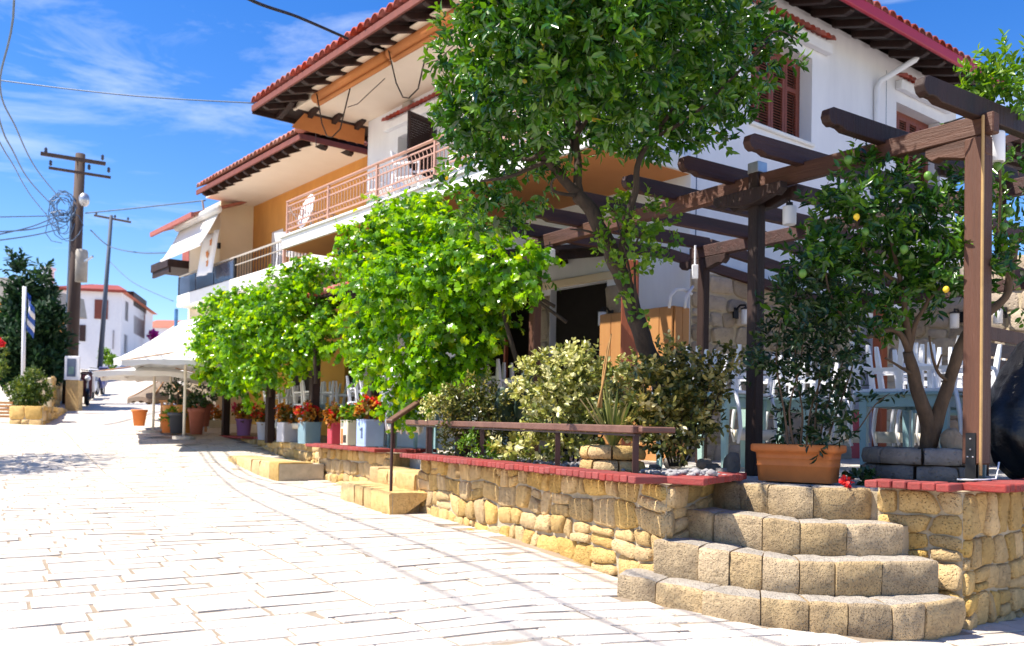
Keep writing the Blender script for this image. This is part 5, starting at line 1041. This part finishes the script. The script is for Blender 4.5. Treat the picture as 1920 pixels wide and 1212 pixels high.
# flowers in the tins
kinds = ['red and orange begonia with bronze leaves in the pale blue tin', 'yellow green plant with a few flowers in the cream tin', 'bright red flowers above the red tin', 'dark red begonia in the dull teal tin', 'small orange begonia in the pale grey tin', 'red and yellow begonia in the silver grey tin', 'scarlet geranium in the purple pot', 'orange leaved geranium in the far cream box planter']
for i, (p, w_, h_) in enumerate(tins):
    t = thing('flower_plant', kinds[i], 'flower', p + V(0, 0, h_ - .04), 0, 'flowers in the painted tins'); r_ = w_ * (.62 if i != 1 else .45); c = p + V(0, 0, h_ + r_ * .55)
    foliage(t, [(c, (r_, r_, r_ * .8)), (c + V(-.06, 0, .08), r_ * .6), (c + V(.08, -.03, .02), r_ * .6)], 85, 6, .07, .075, .055, lf_red if i != 1 else lf_ivy, 'oval', 'leaves', shell=(.25, 1.05), tint=(.0, 1.0), old=.0)
    fc = [(c + V(R.uniform(-1, 1) * r_, R.uniform(-1, .3) * r_, R.uniform(.1, 1) * r_), .035) for _ in range(9 if i != 1 else 4)]
    foliage(t, fc, 48 if i != 1 else 14, 4, .02, .045, .04, (fl_red, fl_red, fl_red, fl_red, fl_or, fl_red, fl_pk, fl_or)[i], 'oval', 'flowers', tint=(0, 1), old=0)
    MB().tube([p + V(0, 0, h_ - .06), c], .012, 5).build('stem', bark, t)
sf = thing('fallen_flower', 'small dark plant with one red flower at the foot of the orange planter', 'flower', atz(1610, 905, TZ + .01)); q = atz(1612, 903, TZ + .03)
foliage(sf, [(q + V(.02, .05, .02), (.11, .06, .03))], 26, 5, .05, .055, .036, lf_ficus, 'oval', 'leaves', tint=(.3, .8)); foliage(sf, [(atz(1588, 903, TZ + .05), .022)], 12, 4, .015, .03, .022, fl_red, 'oval', 'petals', tint=(0, .6))
for i, (px_, py_) in enumerate(((873, 1011), (1118, 1066))):
    o = bpy.data.objects.new('fallen_leaf', one_leaf(leafmat('yellow_leaf', [(0, (.6, .42, .02)), (1, (.6, .42, .02))]), 'long', .5)); sc.collection.objects.link(o); q = atz(px_, py_, .12); o.location = (q.x, q.y, ground(q.x, q.y) + .03); o.scale = (.08, .035, .08); o.rotation_euler = (0, .1, i * 1.3); tag(o, ('yellow fallen leaf on the paving below the middle of the long wall', 'yellow fallen leaf on the paving left of the curved steps')[i], 'leaf')
# ------------------------------------------------------------------ cafe awning and parasols
ca = thing('street_awning', 'big sloping white canvas awning over the cafe beyond the vine', 'awning', Hw(-1, 15, 3))
MB().sheet([[Hw(lerp(-.1, -1.85, j / 8), lerp(11.0, 18.5, i / 8), lerp(4.0, 2.80, j / 8) - .06 * math.sin(PI * j / 8)) for i in range(9)] for j in range(9)]).build('cloth', canvas_w, ca, smooth=True, solid=.012)
MB().sheet([[Hw(-1.86, lerp(11.0, 18.5, i / 40), z if z > 2.75 else 2.64 - .03 * math.sin(i * 1.57)) for i in range(41)] for z in (2.80, 2.64)]).build('valance', canvas_w, ca, solid=.006)
MB().tube([Hw(-1.85, 11, 2.81), Hw(-1.85, 18.5, 2.81)], .03, 6).build('front_bar', white_pt, ca)
def parasol(label, p, ztop, hw_, drop, mat, rz=.3, tilt=None, pole=cream_pt, n=4, zb=None):
    t = thing('parasol', label, 'parasol', p, rz, 'cafe parasols'); hgt = ztop - p.z; m = MB(); ap = V(0, 0, hgt)
    rim = [V(math.cos(2 * PI * (k + .5) / n) * hw_ * 1.41, math.sin(2 * PI * (k + .5) / n) * hw_ * 1.41, hgt - drop) if n == 4 else V(math.cos(2 * PI * k / n) * hw_, math.sin(2 * PI * k / n) * hw_, hgt - drop) for k in range(n)]
    for k in range(n):
        a, b_ = rim[k], rim[(k + 1) % n]; g_ = []
        for j in range(5):
            u = j / 4; g_.append([ap.lerp(a.lerp(b_, i / 6), u) - V(0, 0, .05 * math.sin(PI * u)) + V(0, 0, .05 * math.sin(PI * i / 6) * u) for i in range(7)])
        m.sheet(g_)
        g_ = [[a.lerp(b_, i / 12) + V(0, 0, .05 * math.sin(PI * i / 12) - z * (1 + .18 * math.sin(i * 1.57))) for i in range(13)] for z in (0, .10)]; m.sheet(g_)
    o = m.build('canopy', mat, t, local=True, solid=.006)
    MB().tube([(0, 0, 0), (0, 0, hgt + .05)], .028, 8).build('pole', pole, t, local=True, smooth=True)
    for k in range(n): MB().tube([ap - V(0, 0, .03), rim[k] - V(0, 0, .01)], .012, 5).build('rib', wood_n, t, local=True)
    MB().lathe([(.22, 0), (.22, .06), (.05, .08)], (0, 0, 0), 14).build('base', concrete, t, local=True)
    if tilt: t.rotation_euler = tilt
    return t
def gp(px_, py_, d): q = at(px_, py_, d); return V(q.x, q.y, max(.5, ground(q.x, q.y)))
q = gp(345, 800, 18.4); parasol('white square parasol tucked under the big cafe awning', V(q.x, q.y, .78), 2.62, 1.05, .34, canvas_w, .25)
q = gp(287, 803, 19.6); parasol('cream square parasol lower and left of the cafe awning', V(q.x, q.y, .88), 2.42, 1.12, .30, canvas_w, .35)
q = gp(318, 800, 20.4); parasol('second cream parasol standing close behind the first', V(q.x, q.y, .9), 2.46, 1.0, .3, canvas_w, .1)
q = gp(312, 780, 22.0); parasol('smaller brown parasol behind the cream ones showing its dark underside', V(q.x, q.y, .95), 2.28, .95, .62, canvas_b, 0, None, n=8)
for lb_, px_, py_, d_, w_, h_, m in (('terracotta pot standing alone on the street left of the parasol pole', 261, 799, 21.0, .17, .38, terra), ('terracotta pot with yellow green leaves at the cafe edge', 316, 812, 19.4, .19, .40, terra), ('dark grey pot beside the terracotta pot at the cafe edge', 332, 813, 19.2, .19, .44, pm('charcoal_paint', (.06, .065, .075))), ('tall brown pot nearest the cream box planter', 368, 815, 18.7, .17, .55, terra_d), ('brown pot against the ochre wall', 382, 800, 19.4, .15, .5, terra_d)):
    q = at(px_, py_, d_); z = max(q.z, ground(q.x, q.y)); roundpot(lb_, V(q.x, q.y, z), w_, h_, m)
q = at(322, 806, 20.3)
for i, (dx, lb_) in enumerate(((0, 'orange box planter behind the grey pot'), (.36, 'orange box planter next to the brown pot'))): tt = tin(lb_, V(q.x + dx, q.y - dx * .6, ground(q.x, q.y) + .05), .42, .62, pm('orange_box_paint' + str(i), (.62, .26, .05)), .3); tt['group'] = 'orange box planters at the cafe'
for i, (px_, py_, d_, r_, lb_, m) in enumerate(((335, 735, 20.0, .32, 'grey green shrub in the orange box planters', lf_cyp), (366, 756, 18.7, .17, 'dark plant in the tall brown pot', lf_ficus), (325, 782, 19.3, .18, 'yellow green plant in the grey pot', lf_ivy), (385, 740, 19.2, .22, 'dark plant by the ochre wall', lf_ficus))):
    c = at(px_, py_, d_); t = thing('pot_plant', lb_, 'plant', c - V(0, 0, r_ * .8)); foliage(t, [(c, (r_, r_, r_ * .8))], 70, 6, .08, .08, .04, m, 'oval', 'leaves', tint=(.2, .9)); MB().tube([c - V(0, 0, r_ + .1), c], .02, 5).build('stem', bark, t)
pfl = MB().prism([V(-5.9, 19.6, .2), V(-5.2, 19.0, .2), V(-3, 21, .2), V(-6, 27, .2), V(-9, 27, .2)], (0, 0, .58)).build('cafe_floor', terr_m); tag(pfl, kind='structure')
cs = thing('cafe_table', 'small pale wooden table under the cream parasols', 'table', at(345, 790, 20.9)); cs.location.z = ground(cs.location.x, cs.location.y)
B(-.45, .45, -.35, .35, .70, .74).build('tabletop', wood_n, cs, local=True)
for x in (-.4, .4):
    for y in (-.3, .3): B(x - .025, x + .025, y - .025, y + .025, 0, .70).build('leg', wood_n, cs, local=True)
# ------------------------------------------------------------------ left side of the street
def gz(p): return V(p.x, p.y, ground(p.x, p.y))
cy = thing('conifer_hedge', 'tall dark green conifers behind the flag pole at the left edge', 'tree', gz(at(55, 700, 28)))
foliage(cy, [lobe(*a, 28, .5) for a in ((40, 550, 17), (42, 595, 27), (48, 645, 40), (82, 560, 15), (86, 605, 23), (62, 690, 42), (20, 640, 28), (20, 700, 30), (100, 650, 22), (30, 490, 5), (34, 512, 9), (78, 530, 9), (82, 508, 4), (0, 680, 30), (86, 690, 30))], 3000, 5, .3, .26, .10, lf_cyp, 'oval', 'crown', shell=(.3, 1.03), up=.8, out=.6, rnd=.4)
for px_ in (35, 60, 85): limb(cy, [gz(at(px_, 740, 28)), at(px_, 640, 28), at(px_ - 2, 560, 28)], .14, .04, bark, 'trunk')
fp_ = thing('flag_pole', 'white flag pole with a blue and white striped flag in front of the conifers', 'flag pole', gz(at(43, 745, 26)))
a = gz(at(43, 745, 26)); b_ = at(46, 538, 26); MB().tube([a, b_], .055, 8).build('pole', white_pt, fp_, smooth=True)
fb, fwm = M('flag_blue', (.03, .10, .42), None, .8), M('flag_white', (.8, .8, .82), None, .8); m = MB(); gcols = []
for k in range(5):
    m.c = k % 2; g_ = []
    for j in range(2):
        g_.append([b_ + V(.08 + .055 * i * (1 - .25 * s) - .0, .12 * math.sin(i * 1.6 + s * 2), -.15 - .9 * s - .14 * i * .8) for i, s in [(i, (k + j) / 5) for i in range(5)]])
    m.sheet(g_)
m.build('flag', [fb, fwm], fp_, smooth=True, solid=.006)
bs_ = thing('round_bush', 'yellow green bush in the stone planter at the left side of the street', 'shrub', gz(at(50, 770, 23.5)))
foliage(bs_, [lobe(*a, 23.5, .3) for a in ((35, 735, 18), (62, 715, 20), (80, 738, 15), (50, 748, 20), (30, 760, 10), (70, 750, 14))], 600, 7, .12, .085, .04, lf_bush, 'oval', 'leaves', shell=(.3, 1.05)); limb(bs_, [gz(at(52, 780, 23.5)), at(52, 735, 23.5)], .05, .02, bark, 'stem')
p0, p1, p2_, p3_ = (gz(at(18, 795, 22.6)), gz(at(80, 795, 22.4)), gz(at(125, 760, 27.0)), gz(at(60, 760, 27)))
wl_ = thing('stone_planter', 'low brown stone planter wall curving along the left side of the street', 'planter', p0)
MB().prism([p + V(0, 0, -.4 - p.z + 1.0) for p in (p0, p1, p2_, p3_)], (0, 0, .85)).build('core', mortar, wl_)
for a, b_ in ((p0, p1), (p1, p2_)):
    d = V(b_.x - a.x, b_.y - a.y, 0); ln = d.length; d.normalize(); n = V(d.y, -d.x, 0)
    for poly in rubble(0, ln, .75, 1.48, (.16, .26), (.3, .6)): stone(poly, lambda s, t_, dd: V(a.x, a.y, 0) + d * s + n * dd + V(0, 0, t_), wl_, stone_m, .04, .012)
w2a, w2b = gz(at(96, 775, 26)), gz(at(118, 745, 33))
wl2 = thing('stone_wall', 'rising stone wall between the conifers and the notice board', 'wall', w2a); MB().prism([w2a + V(0, 0, -.5), w2b + V(0, 0, -.5), w2b + V(-.5, 0, -.5), w2a + V(-.5, 0, -.5)], (0, 0, 1.5)).build('core', mortar, wl2)
d = V(w2b.x - w2a.x, w2b.y - w2a.y, 0); ln = d.length; d.normalize(); n = V(d.y, -d.x, 0)
for poly in rubble(0, ln, .9, 2.4, (.25, .4), (.5, .9)): stone(poly, lambda s, t_, dd: V(w2a.x, w2a.y, 0) + d * s + n * dd + V(0, 0, t_), wl2, stone_m, .04, .012)
bn = thing('wooden_bench', 'brown slatted bench at the left edge of the street', 'bench', gz(at(2, 795, 22.8)))
for i in range(5): B(-.9, .32, -.1 + i * .06, -.06 + i * .06, .42 - .085 * i + .06, .46 - .085 * i + .08).build('slat', wood_n, bn, local=True)
for x in (-.85, .25): B(x, x + .06, -.05, .25, 0, .44).build('leg', concrete, bn, local=True)
nb_ = thing('notice_board', 'white framed notice board with a dark poster on a stone pillar', 'notice board', gz(at(134, 752, 27.2)))
q = gz(at(134, 752, 27.2)); z0, z1 = at(134, 713, 27.2).z, at(134, 668, 27.2).z; hwid = 14 * 27.2 / F
B(-hwid, hwid, -.04, .04, z0 - q.z, z1 - q.z).build('frame', white_pt, nb_, local=True, bev=.01); B(-hwid * .62, hwid * .55, -.05, -.041, z0 - q.z + .1, z1 - q.z - .08).build('poster', pm('poster_blue', (.10, .13, .20)), nb_, local=True); B(-hwid * .4, hwid * .3, -.055, -.0505, z0 - q.z + .18, z0 - q.z + .4).build('poster_picture', pm('poster_green', (.14, .24, .22)), nb_, local=True)
B(-.2, .2, .0, .3, -.2, z0 - q.z).build('pillar', stone_m, nb_, local=True, bev=.02)
def scooter(label, p, rz, m):
    t = thing('motor_scooter', label, 'scooter', (0, 0, 0), 0, 'scooters parked at the top of the street')
    for x in (-.62, .62):
        wv = MB().tube([(x + .24 * math.cos(a), 0, .26 + .24 * math.sin(a)) for a in [2 * PI * k / 16 for k in range(17)]], .06, 6).build('wheel', plastic_k, t, smooth=True); MB().ob((x, 0, .26), (.15, 0, 0), (0, .03, 0), (0, 0, .15)).build('rim', steel, wv)
    MB().prism([(-.85, -.14, .45), (-.3, -.14, .30), (.25, -.14, .26), (.45, -.14, .5), (.55, -.14, .95), (.40, -.14, .95), (.28, -.14, .45), (-.1, -.14, .42), (-.25, -.14, .66), (-.9, -.14, .72)], (0, .28, 0)).build('body', m, t, bev=.03, seg=2)
    MB().prism([(-.92, -.13, .73), (-.2, -.13, .67), (-.16, -.13, .74), (-.5, -.13, .80), (-.95, -.13, .84)], (0, .26, 0)).build('seat', plastic_k, t, bev=.03)
    MB().tube([(.42, -.32, 1.02), (.5, 0, 1.0), (.42, .32, 1.02)], .02, 6).build('handlebar', black, t); MB().tube([(.62, 0, .28), (.48, 0, 1.0)], .035, 6).build('fork', steel, t); MB().ball((.56, 0, .86), .09, 8, 6).build('headlight', lamp_w, t, smooth=True)
    B(-1.05, -.72, -.17, .17, .86, 1.14).build('top_box', m, t, bev=.03)
    t.location = p; t.rotation_euler = (0, 0, rz); return t
scooter('dark maroon scooter parked beside the notice board', gz(at(163, 728, 29.5)), -1.1, pm('maroon_paint', (.10, .02, .03)))
scooter('white and dark scooter parked behind the maroon one', gz(at(172, 708, 32.5)), -1.2, white_pt)
scooter('blue scooter parked farthest up the street', gz(at(188, 700, 35)), -1.3, pm('scooter_blue', (.06, .07, .22)))
# utility poles and cables
up_ = thing('utility_pole', 'thick dark wooden utility pole with crossarms and a tangle of cables', 'utility pole', gz(at(131, 735, 30)))
a, b_ = gz(at(131, 735, 30)), at(148, 289, 30); b_ = V(a.x + .12, a.y, b_.z)
MB().tube([a, b_], [.22, .15], 10).build('pole', pole_m, up_, smooth=True); sx = V(.93, .36, -.0)
MB().tube([a + V(-.3, .2, 0), V(b_.x - .32, b_.y + .2, at(128, 385, 30).z)], .06, 8).build('side_pole', M('blue_grey_pole', (.10, .15, .22), None, .6), up_)
for dz, k0, k1, s in ((.18, -1.1, .85, .11), (.62, -.85, 1.02, .08)): c = b_ - V(0, 0, dz); MB().beam(c + sx * k0 - V(0, .18, 0), c + sx * k1 - V(0, .18, .1), s, s).build('crossarm', pole_m, up_)
for k, dz in ((-.8, .5), (.35, .5), (.95, .52), (-.95, .1), (.75, .12)): c = b_ + sx * k - V(0, .18, dz); MB().lathe([(.02, -.05), (.06, .0), (.04, .05), (.06, .08), (.02, .14)], c, 8).build('insulator', smoke, up_)
MB().lathe([(.0, 0), (.19, .02), (.19, 1.0), (.16, 1.08), (0, 1.1)], at(152, 530, 29.7), 12).build('transformer', concrete, up_, smooth=True)
MB().beam(at(148, 497, 29.7), at(174, 481, 29.4), .06, .06).build('lamp_arm', steel, up_); MB().ball(at(158, 375, 29.6), .18, 8, 6, (1, 1, 1.3)).build('junction', steel, up_, smooth=True)
tg = MB()
for i in range(16):
    c = at(120 + R.uniform(-12, 12), 400 + R.uniform(-35, 35), 29.8); rr = R.uniform(.15, .45); ph = R.uniform(0, 6)
    tg.tube([c + V(rr * math.cos(ph + k * .7), R.uniform(-.1, .1), rr * math.sin(ph + k * .7) * 1.2) for k in range(9)], .014, 4)
tag(tg.build('cable_loops', cable_b, up_), kind='stuff')
u2_ = thing('utility_pole', 'slimmer utility pole farther up the street with one crossarm', 'utility pole', gz(at(186, 700, 48))); a = gz(at(186, 700, 48)); b_ = at(203, 404, 48); b_ = V(a.x + .4, a.y, b_.z)
MB().tube([a, b_], [.14, .09], 8).build('pole', M('grey_blue_pole', (.07, .09, .13), None, .7), u2_, smooth=True); MB().beam(b_ + V(-.9, 0, -.02), b_ + V(1.05, 0, -.35), .1, .1).build('crossarm', pole_m, u2_)
for k in (-.8, .2, .9): MB().lathe([(.03, 0), (.07, .06), (.03, .16)], b_ + V(k, 0, -.1 - .16 * k), 8).build('insulator', smoke, u2_)
def cable(label, pts, r_=.018, m=cable_b, sag=0):
    pts = [Vector(p) for p in pts]; c = catmull([tuple(p) for p in pts], 8); n = len(c); c = [p - V(0, 0, sag * 4 * (i / (n - 1)) * (1 - i / (n - 1))) for i, p in enumerate(c)]
    o = MB().tube(c, r_, 5).build('overhead_cable', m, smooth=True); tag(o, label, 'cable', 'overhead cables'); return o
cable('upper of three thick cables sweeping from the big pole over the street', [at(122, 383, 29.8), at(70, 320, 21), at(30, 240, 16.2), at(0, 160, 13.4), V(-6.0, 10.6, 6.35), V(-3.9, 5.5, 6.9), V(-1.6, 0, 7.6), V(1.8, -8, 8.8)], .015)
cable('middle of three thick cables sweeping from the big pole over the street', [at(118, 405, 29.8), at(60, 345, 21), at(25, 285, 16.7), at(0, 228, 14.2), V(-6.55, 10.9, 5.95), V(-4.4, 5.6, 6.5), V(-2.1, 0, 7.2), V(1.2, -8, 8.4)], .015)
cable('lowest of three thick cables sweeping from the big pole over the street', [at(112, 432, 29.8), at(60, 370, 21), at(25, 310, 16.8), at(0, 268, 14.6), V(-6.9, 11.0, 5.6), V(-4.8, 5.8, 6.1), V(-2.5, 0, 6.8), V(.8, -8, 8)], .011)
cable('black cable fixed to the tiled eaves of the white house', [at(652, 73, 13.5), at(560, 33, 12), at(465, -2, 10.5), at(330, -90, 9)], .022, cable_m)
cable('thin pale cable crossing the sky to the corner of the white house', [at(482, 194, 16.8), at(250, 180, 17), at(0, 151, 17.5), at(-200, 120, 18)], .014)
cable('cable from the big pole to the roof of the orange house', [at(160, 400, 29.6), at(260, 390, 28), at(385, 376, 26)], .024)
cable('drooping cable from the far pole to the orange house', [at(170, 432, 30), at(205, 462, 33), at(260, 474, 30), at(318, 474, 27)], .022)
cable('level cable leaving the big pole to the left', [at(120, 405, 29.8), at(60, 406, 26), at(-40, 408, 22)], .016)
cable('pair cable leaving the big pole low to the left', [at(118, 400, 29.8), at(60, 425, 26), at(-40, 448, 22)], .02)
cable('second low cable leaving the big pole to the left', [at(118, 412, 29.8), at(60, 430, 26), at(-40, 436, 22)], .02)
cable('lowest cable leaving the big pole to the left', [at(112, 430, 29.8), at(60, 442, 26), at(-40, 456, 22)], .02)
cable('faint cable dropping from the far pole behind the awning', [at(205, 490, 48), at(250, 530, 46), at(325, 565, 44)], .022)
# far houses
fh = thing('far_white_house', 'white two storey house with a red tiled roof at the top of the street', 'house', gz(at(225, 690, 62)))
ca_, cb_, cc_ = at(225, 690, 62), at(98, 690, 61.2), at(284, 690, 74); zb, zt_ = 3.5, at(225, 549, 62).z
for p in (ca_, cb_, cc_): p.z = zb
cdd = cb_ + (cc_ - ca_); fwall = M('far_white_wall', (.78, .78, .80), (.72, .72, .75), .9)
MB().prism([cb_, ca_, cc_, cdd], (0, 0, zt_ - zb)).build('wall', fwall, fh)
e = .35; du, dv_ = (ca_ - cb_).normalized(), (cc_ - ca_).normalized(); rc = [ca_ + du * e - dv_ * e, cc_ + du * e + dv_ * e, cdd - du * e + dv_ * e, cb_ - du * e - dv_ * e]; rc = [V(p.x, p.y, zt_ + .02) for p in rc]; mid = sum(rc, V(0, 0, 0)) / 4; r0, r1 = mid - du * 1.0 + V(0, 0, 1.25), mid + du * .6 + V(0, 0, 1.25)
MB().add(rc + [r0, r1], [(0, 1, 5), (1, 2, 4, 5), (2, 3, 4), (3, 0, 5, 4), (3, 2, 1, 0)]).build('roof', tile2_m, fh)
ft = MB()
for i in range(34): p = rc[3].lerp(rc[0], (i + .5) / 34); ft.tube([p + V(0, 0, .03), p.lerp(r0.lerp(r1, (i + .5) / 34), .9) + V(0, 0, .03)], .11, 5)
tag(ft.build('roof_tile_rows', tile_m, fh), kind='stuff')
def onwall(a, d, n, px_, py_):
    r = ray(px_, py_); t_ = (V(a.x, a.y, 0) - V(0, 0, 0)).dot(n) / V(r.x, r.y, 0).dot(n); return O + r * t_
def far_panel(name, a, d, x0, y0, x1, y1, m, dep=.06):
    n = V(d.y, -d.x, 0); n = n if n.y < 0 else -n; p, q = onwall(a, d, n, x0, y1), onwall(a, d, n, x1, y0); return MB().ob((p + q) / 2 + n * dep * .5, V(q.x - p.x, q.y - p.y, 0) / 2, n * dep * .5, V(0, 0, (q.z - p.z) / 2)).build(name, m, fh)
win_m = M('far_window', (.35, .32, .32), (.28, .26, .27), .5)
far_panel('shutter', ca_, du, 177, 563, 203, 598, shutter_m); far_panel('arched_door', ca_, du, 149, 610, 161, 640, wood_b); far_panel('window', ca_, du, 211, 620, 214, 655, win_m)
far_panel('window', ca_, dv_, 234, 568, 241, 600, win_m); far_panel('window', ca_, dv_, 232, 630, 240, 662, win_m); far_panel('window', ca_, dv_, 248, 625, 254, 660, win_m); bq = far_panel('balcony_recess', ca_, dv_, 251, 570, 272, 622, win_m)
far_panel('balcony_railing', ca_, dv_, 250, 604, 272, 625, shutter_m, .5); far_panel('balcony_post', ca_, dv_, 269, 575, 273, 606, shutter_m, .45); far_panel('balcony_canopy', ca_, dv_, 250, 565, 275, 573, wood_d, .6)
c = at(90, 530, 66); MB().box(c.x - .3, c.x + .3, c.y - .3, c.y + .3, c.z - 1, c.z + .9).box(c.x - .38, c.x + .38, c.y - .38, c.y + .38, c.z + .91, c.z + 1.1).build('chimney', fwall, fh)
f2h = thing('far_house', 'small far house with a red roof behind the cafe awning', 'house', gz(at(298, 640, 85))); a = at(298, 650, 85)
MB().box(a.x - 1.6, a.x + 4, a.y - 1, a.y + 4, 4, at(298, 617, 85).z).build('wall', fwall, f2h); zr_ = at(298, 617, 85).z; MB().add([V(a.x - 1.9, a.y - 1.3, zr_), V(a.x + 4.3, a.y - 1.3, zr_), V(a.x + 4.3, a.y + 4.3, zr_), V(a.x - 1.9, a.y + 4.3, zr_), V(a.x - .8, a.y + 1.5, zr_ + 1.0), V(a.x + 3, a.y + 1.5, zr_ + 1.0)], [(0, 1, 5, 4), (1, 2, 5), (2, 3, 4, 5), (3, 0, 4), (3, 2, 1, 0)]).build('roof', tile2_m, f2h)
bg_ = thing('bougainvillea', 'magenta bougainvillea in front of the small far house', 'plant', gz(at(288, 660, 70))); foliage(bg_, [lobe(287, 631, 6, 70)], 45, 6, .2, .22, .2, fl_mag, 'oval', 'flowers'); limb(bg_, [gz(at(290, 660, 70)), at(288, 632, 70)], .08, .04, bark, 'stem')
f3h = thing('far_house', 'pale house with a grey roof behind the conifers at the left edge', 'house', gz(at(0, 700, 42))); a = at(-10, 700, 42)
MB().box(a.x - 6, a.x + .75, a.y, a.y + 6, 1, at(0, 566, 42).z).build('wall', orange_p, f3h); zr_ = at(0, 566, 42).z; MB().prism([V(a.x - 6.3, a.y - .4, zr_), V(a.x + 1.2, a.y - .4, zr_), V(a.x + 1.0, a.y - .4, zr_ + 1.05), V(a.x - 6.3, a.y - .4, zr_ + 1.3)], (0, 6.8, 0)).build('roof', concrete, f3h)
gb = thing('green_bush', 'bright green bush in front of the far white house', 'shrub', gz(at(204, 690, 56))); foliage(gb, [lobe(200, 672, 10, 56), lobe(210, 678, 8, 56), lobe(196, 664, 6, 56)], 160, 6, .2, .2, .1, lf_ivy, 'oval', 'leaves'); limb(gb, [gz(at(204, 695, 56)), at(204, 672, 56)], .06, .03, bark, 'stem')
of = thing('flowering_shrub', 'shrub with orange red flowers at the left edge beside the conifers', 'shrub', gz(at(-4, 720, 25))); foliage(of, [lobe(-2, 690, 12, 25), lobe(-4, 660, 10, 25), lobe(0, 640, 6, 25)], 120, 6, .12, .1, .05, lf_bush, 'oval', 'leaves'); foliage(of, [lobe(-1, 645, 3, 24.8)], 40, 4, .08, .08, .07, fl_red, 'oval', 'flowers'); limb(of, [gz(at(-4, 740, 25)), at(-3, 670, 25)], .04, .02, bark, 'stem')
# street tree just outside the frame on the left, whose shade falls on the paving
st = thing('street_tree', 'small street tree just beyond the left edge casting shade on the paving', 'tree', (-10.3, 14.6, ground(-10.3, 14.6)))
foliage(st, [(V(-10.4, 14.6, 4.0), (1.2, 1.5, 1.0)), (V(-10.0, 13.9, 3.5), .6), (V(-10.2, 15.6, 3.6), .8), (V(-11.2, 14.2, 4.4), .9)], 700, 7, .2, .12, .05, lf_orange, 'long', shell=(.3, 1.05)); limb(st, [V(-10.3, 14.6, .2), V(-10.4, 14.6, 1.8), V(-10.4, 14.6, 3.4)], .12, .06, bark, 'trunk')
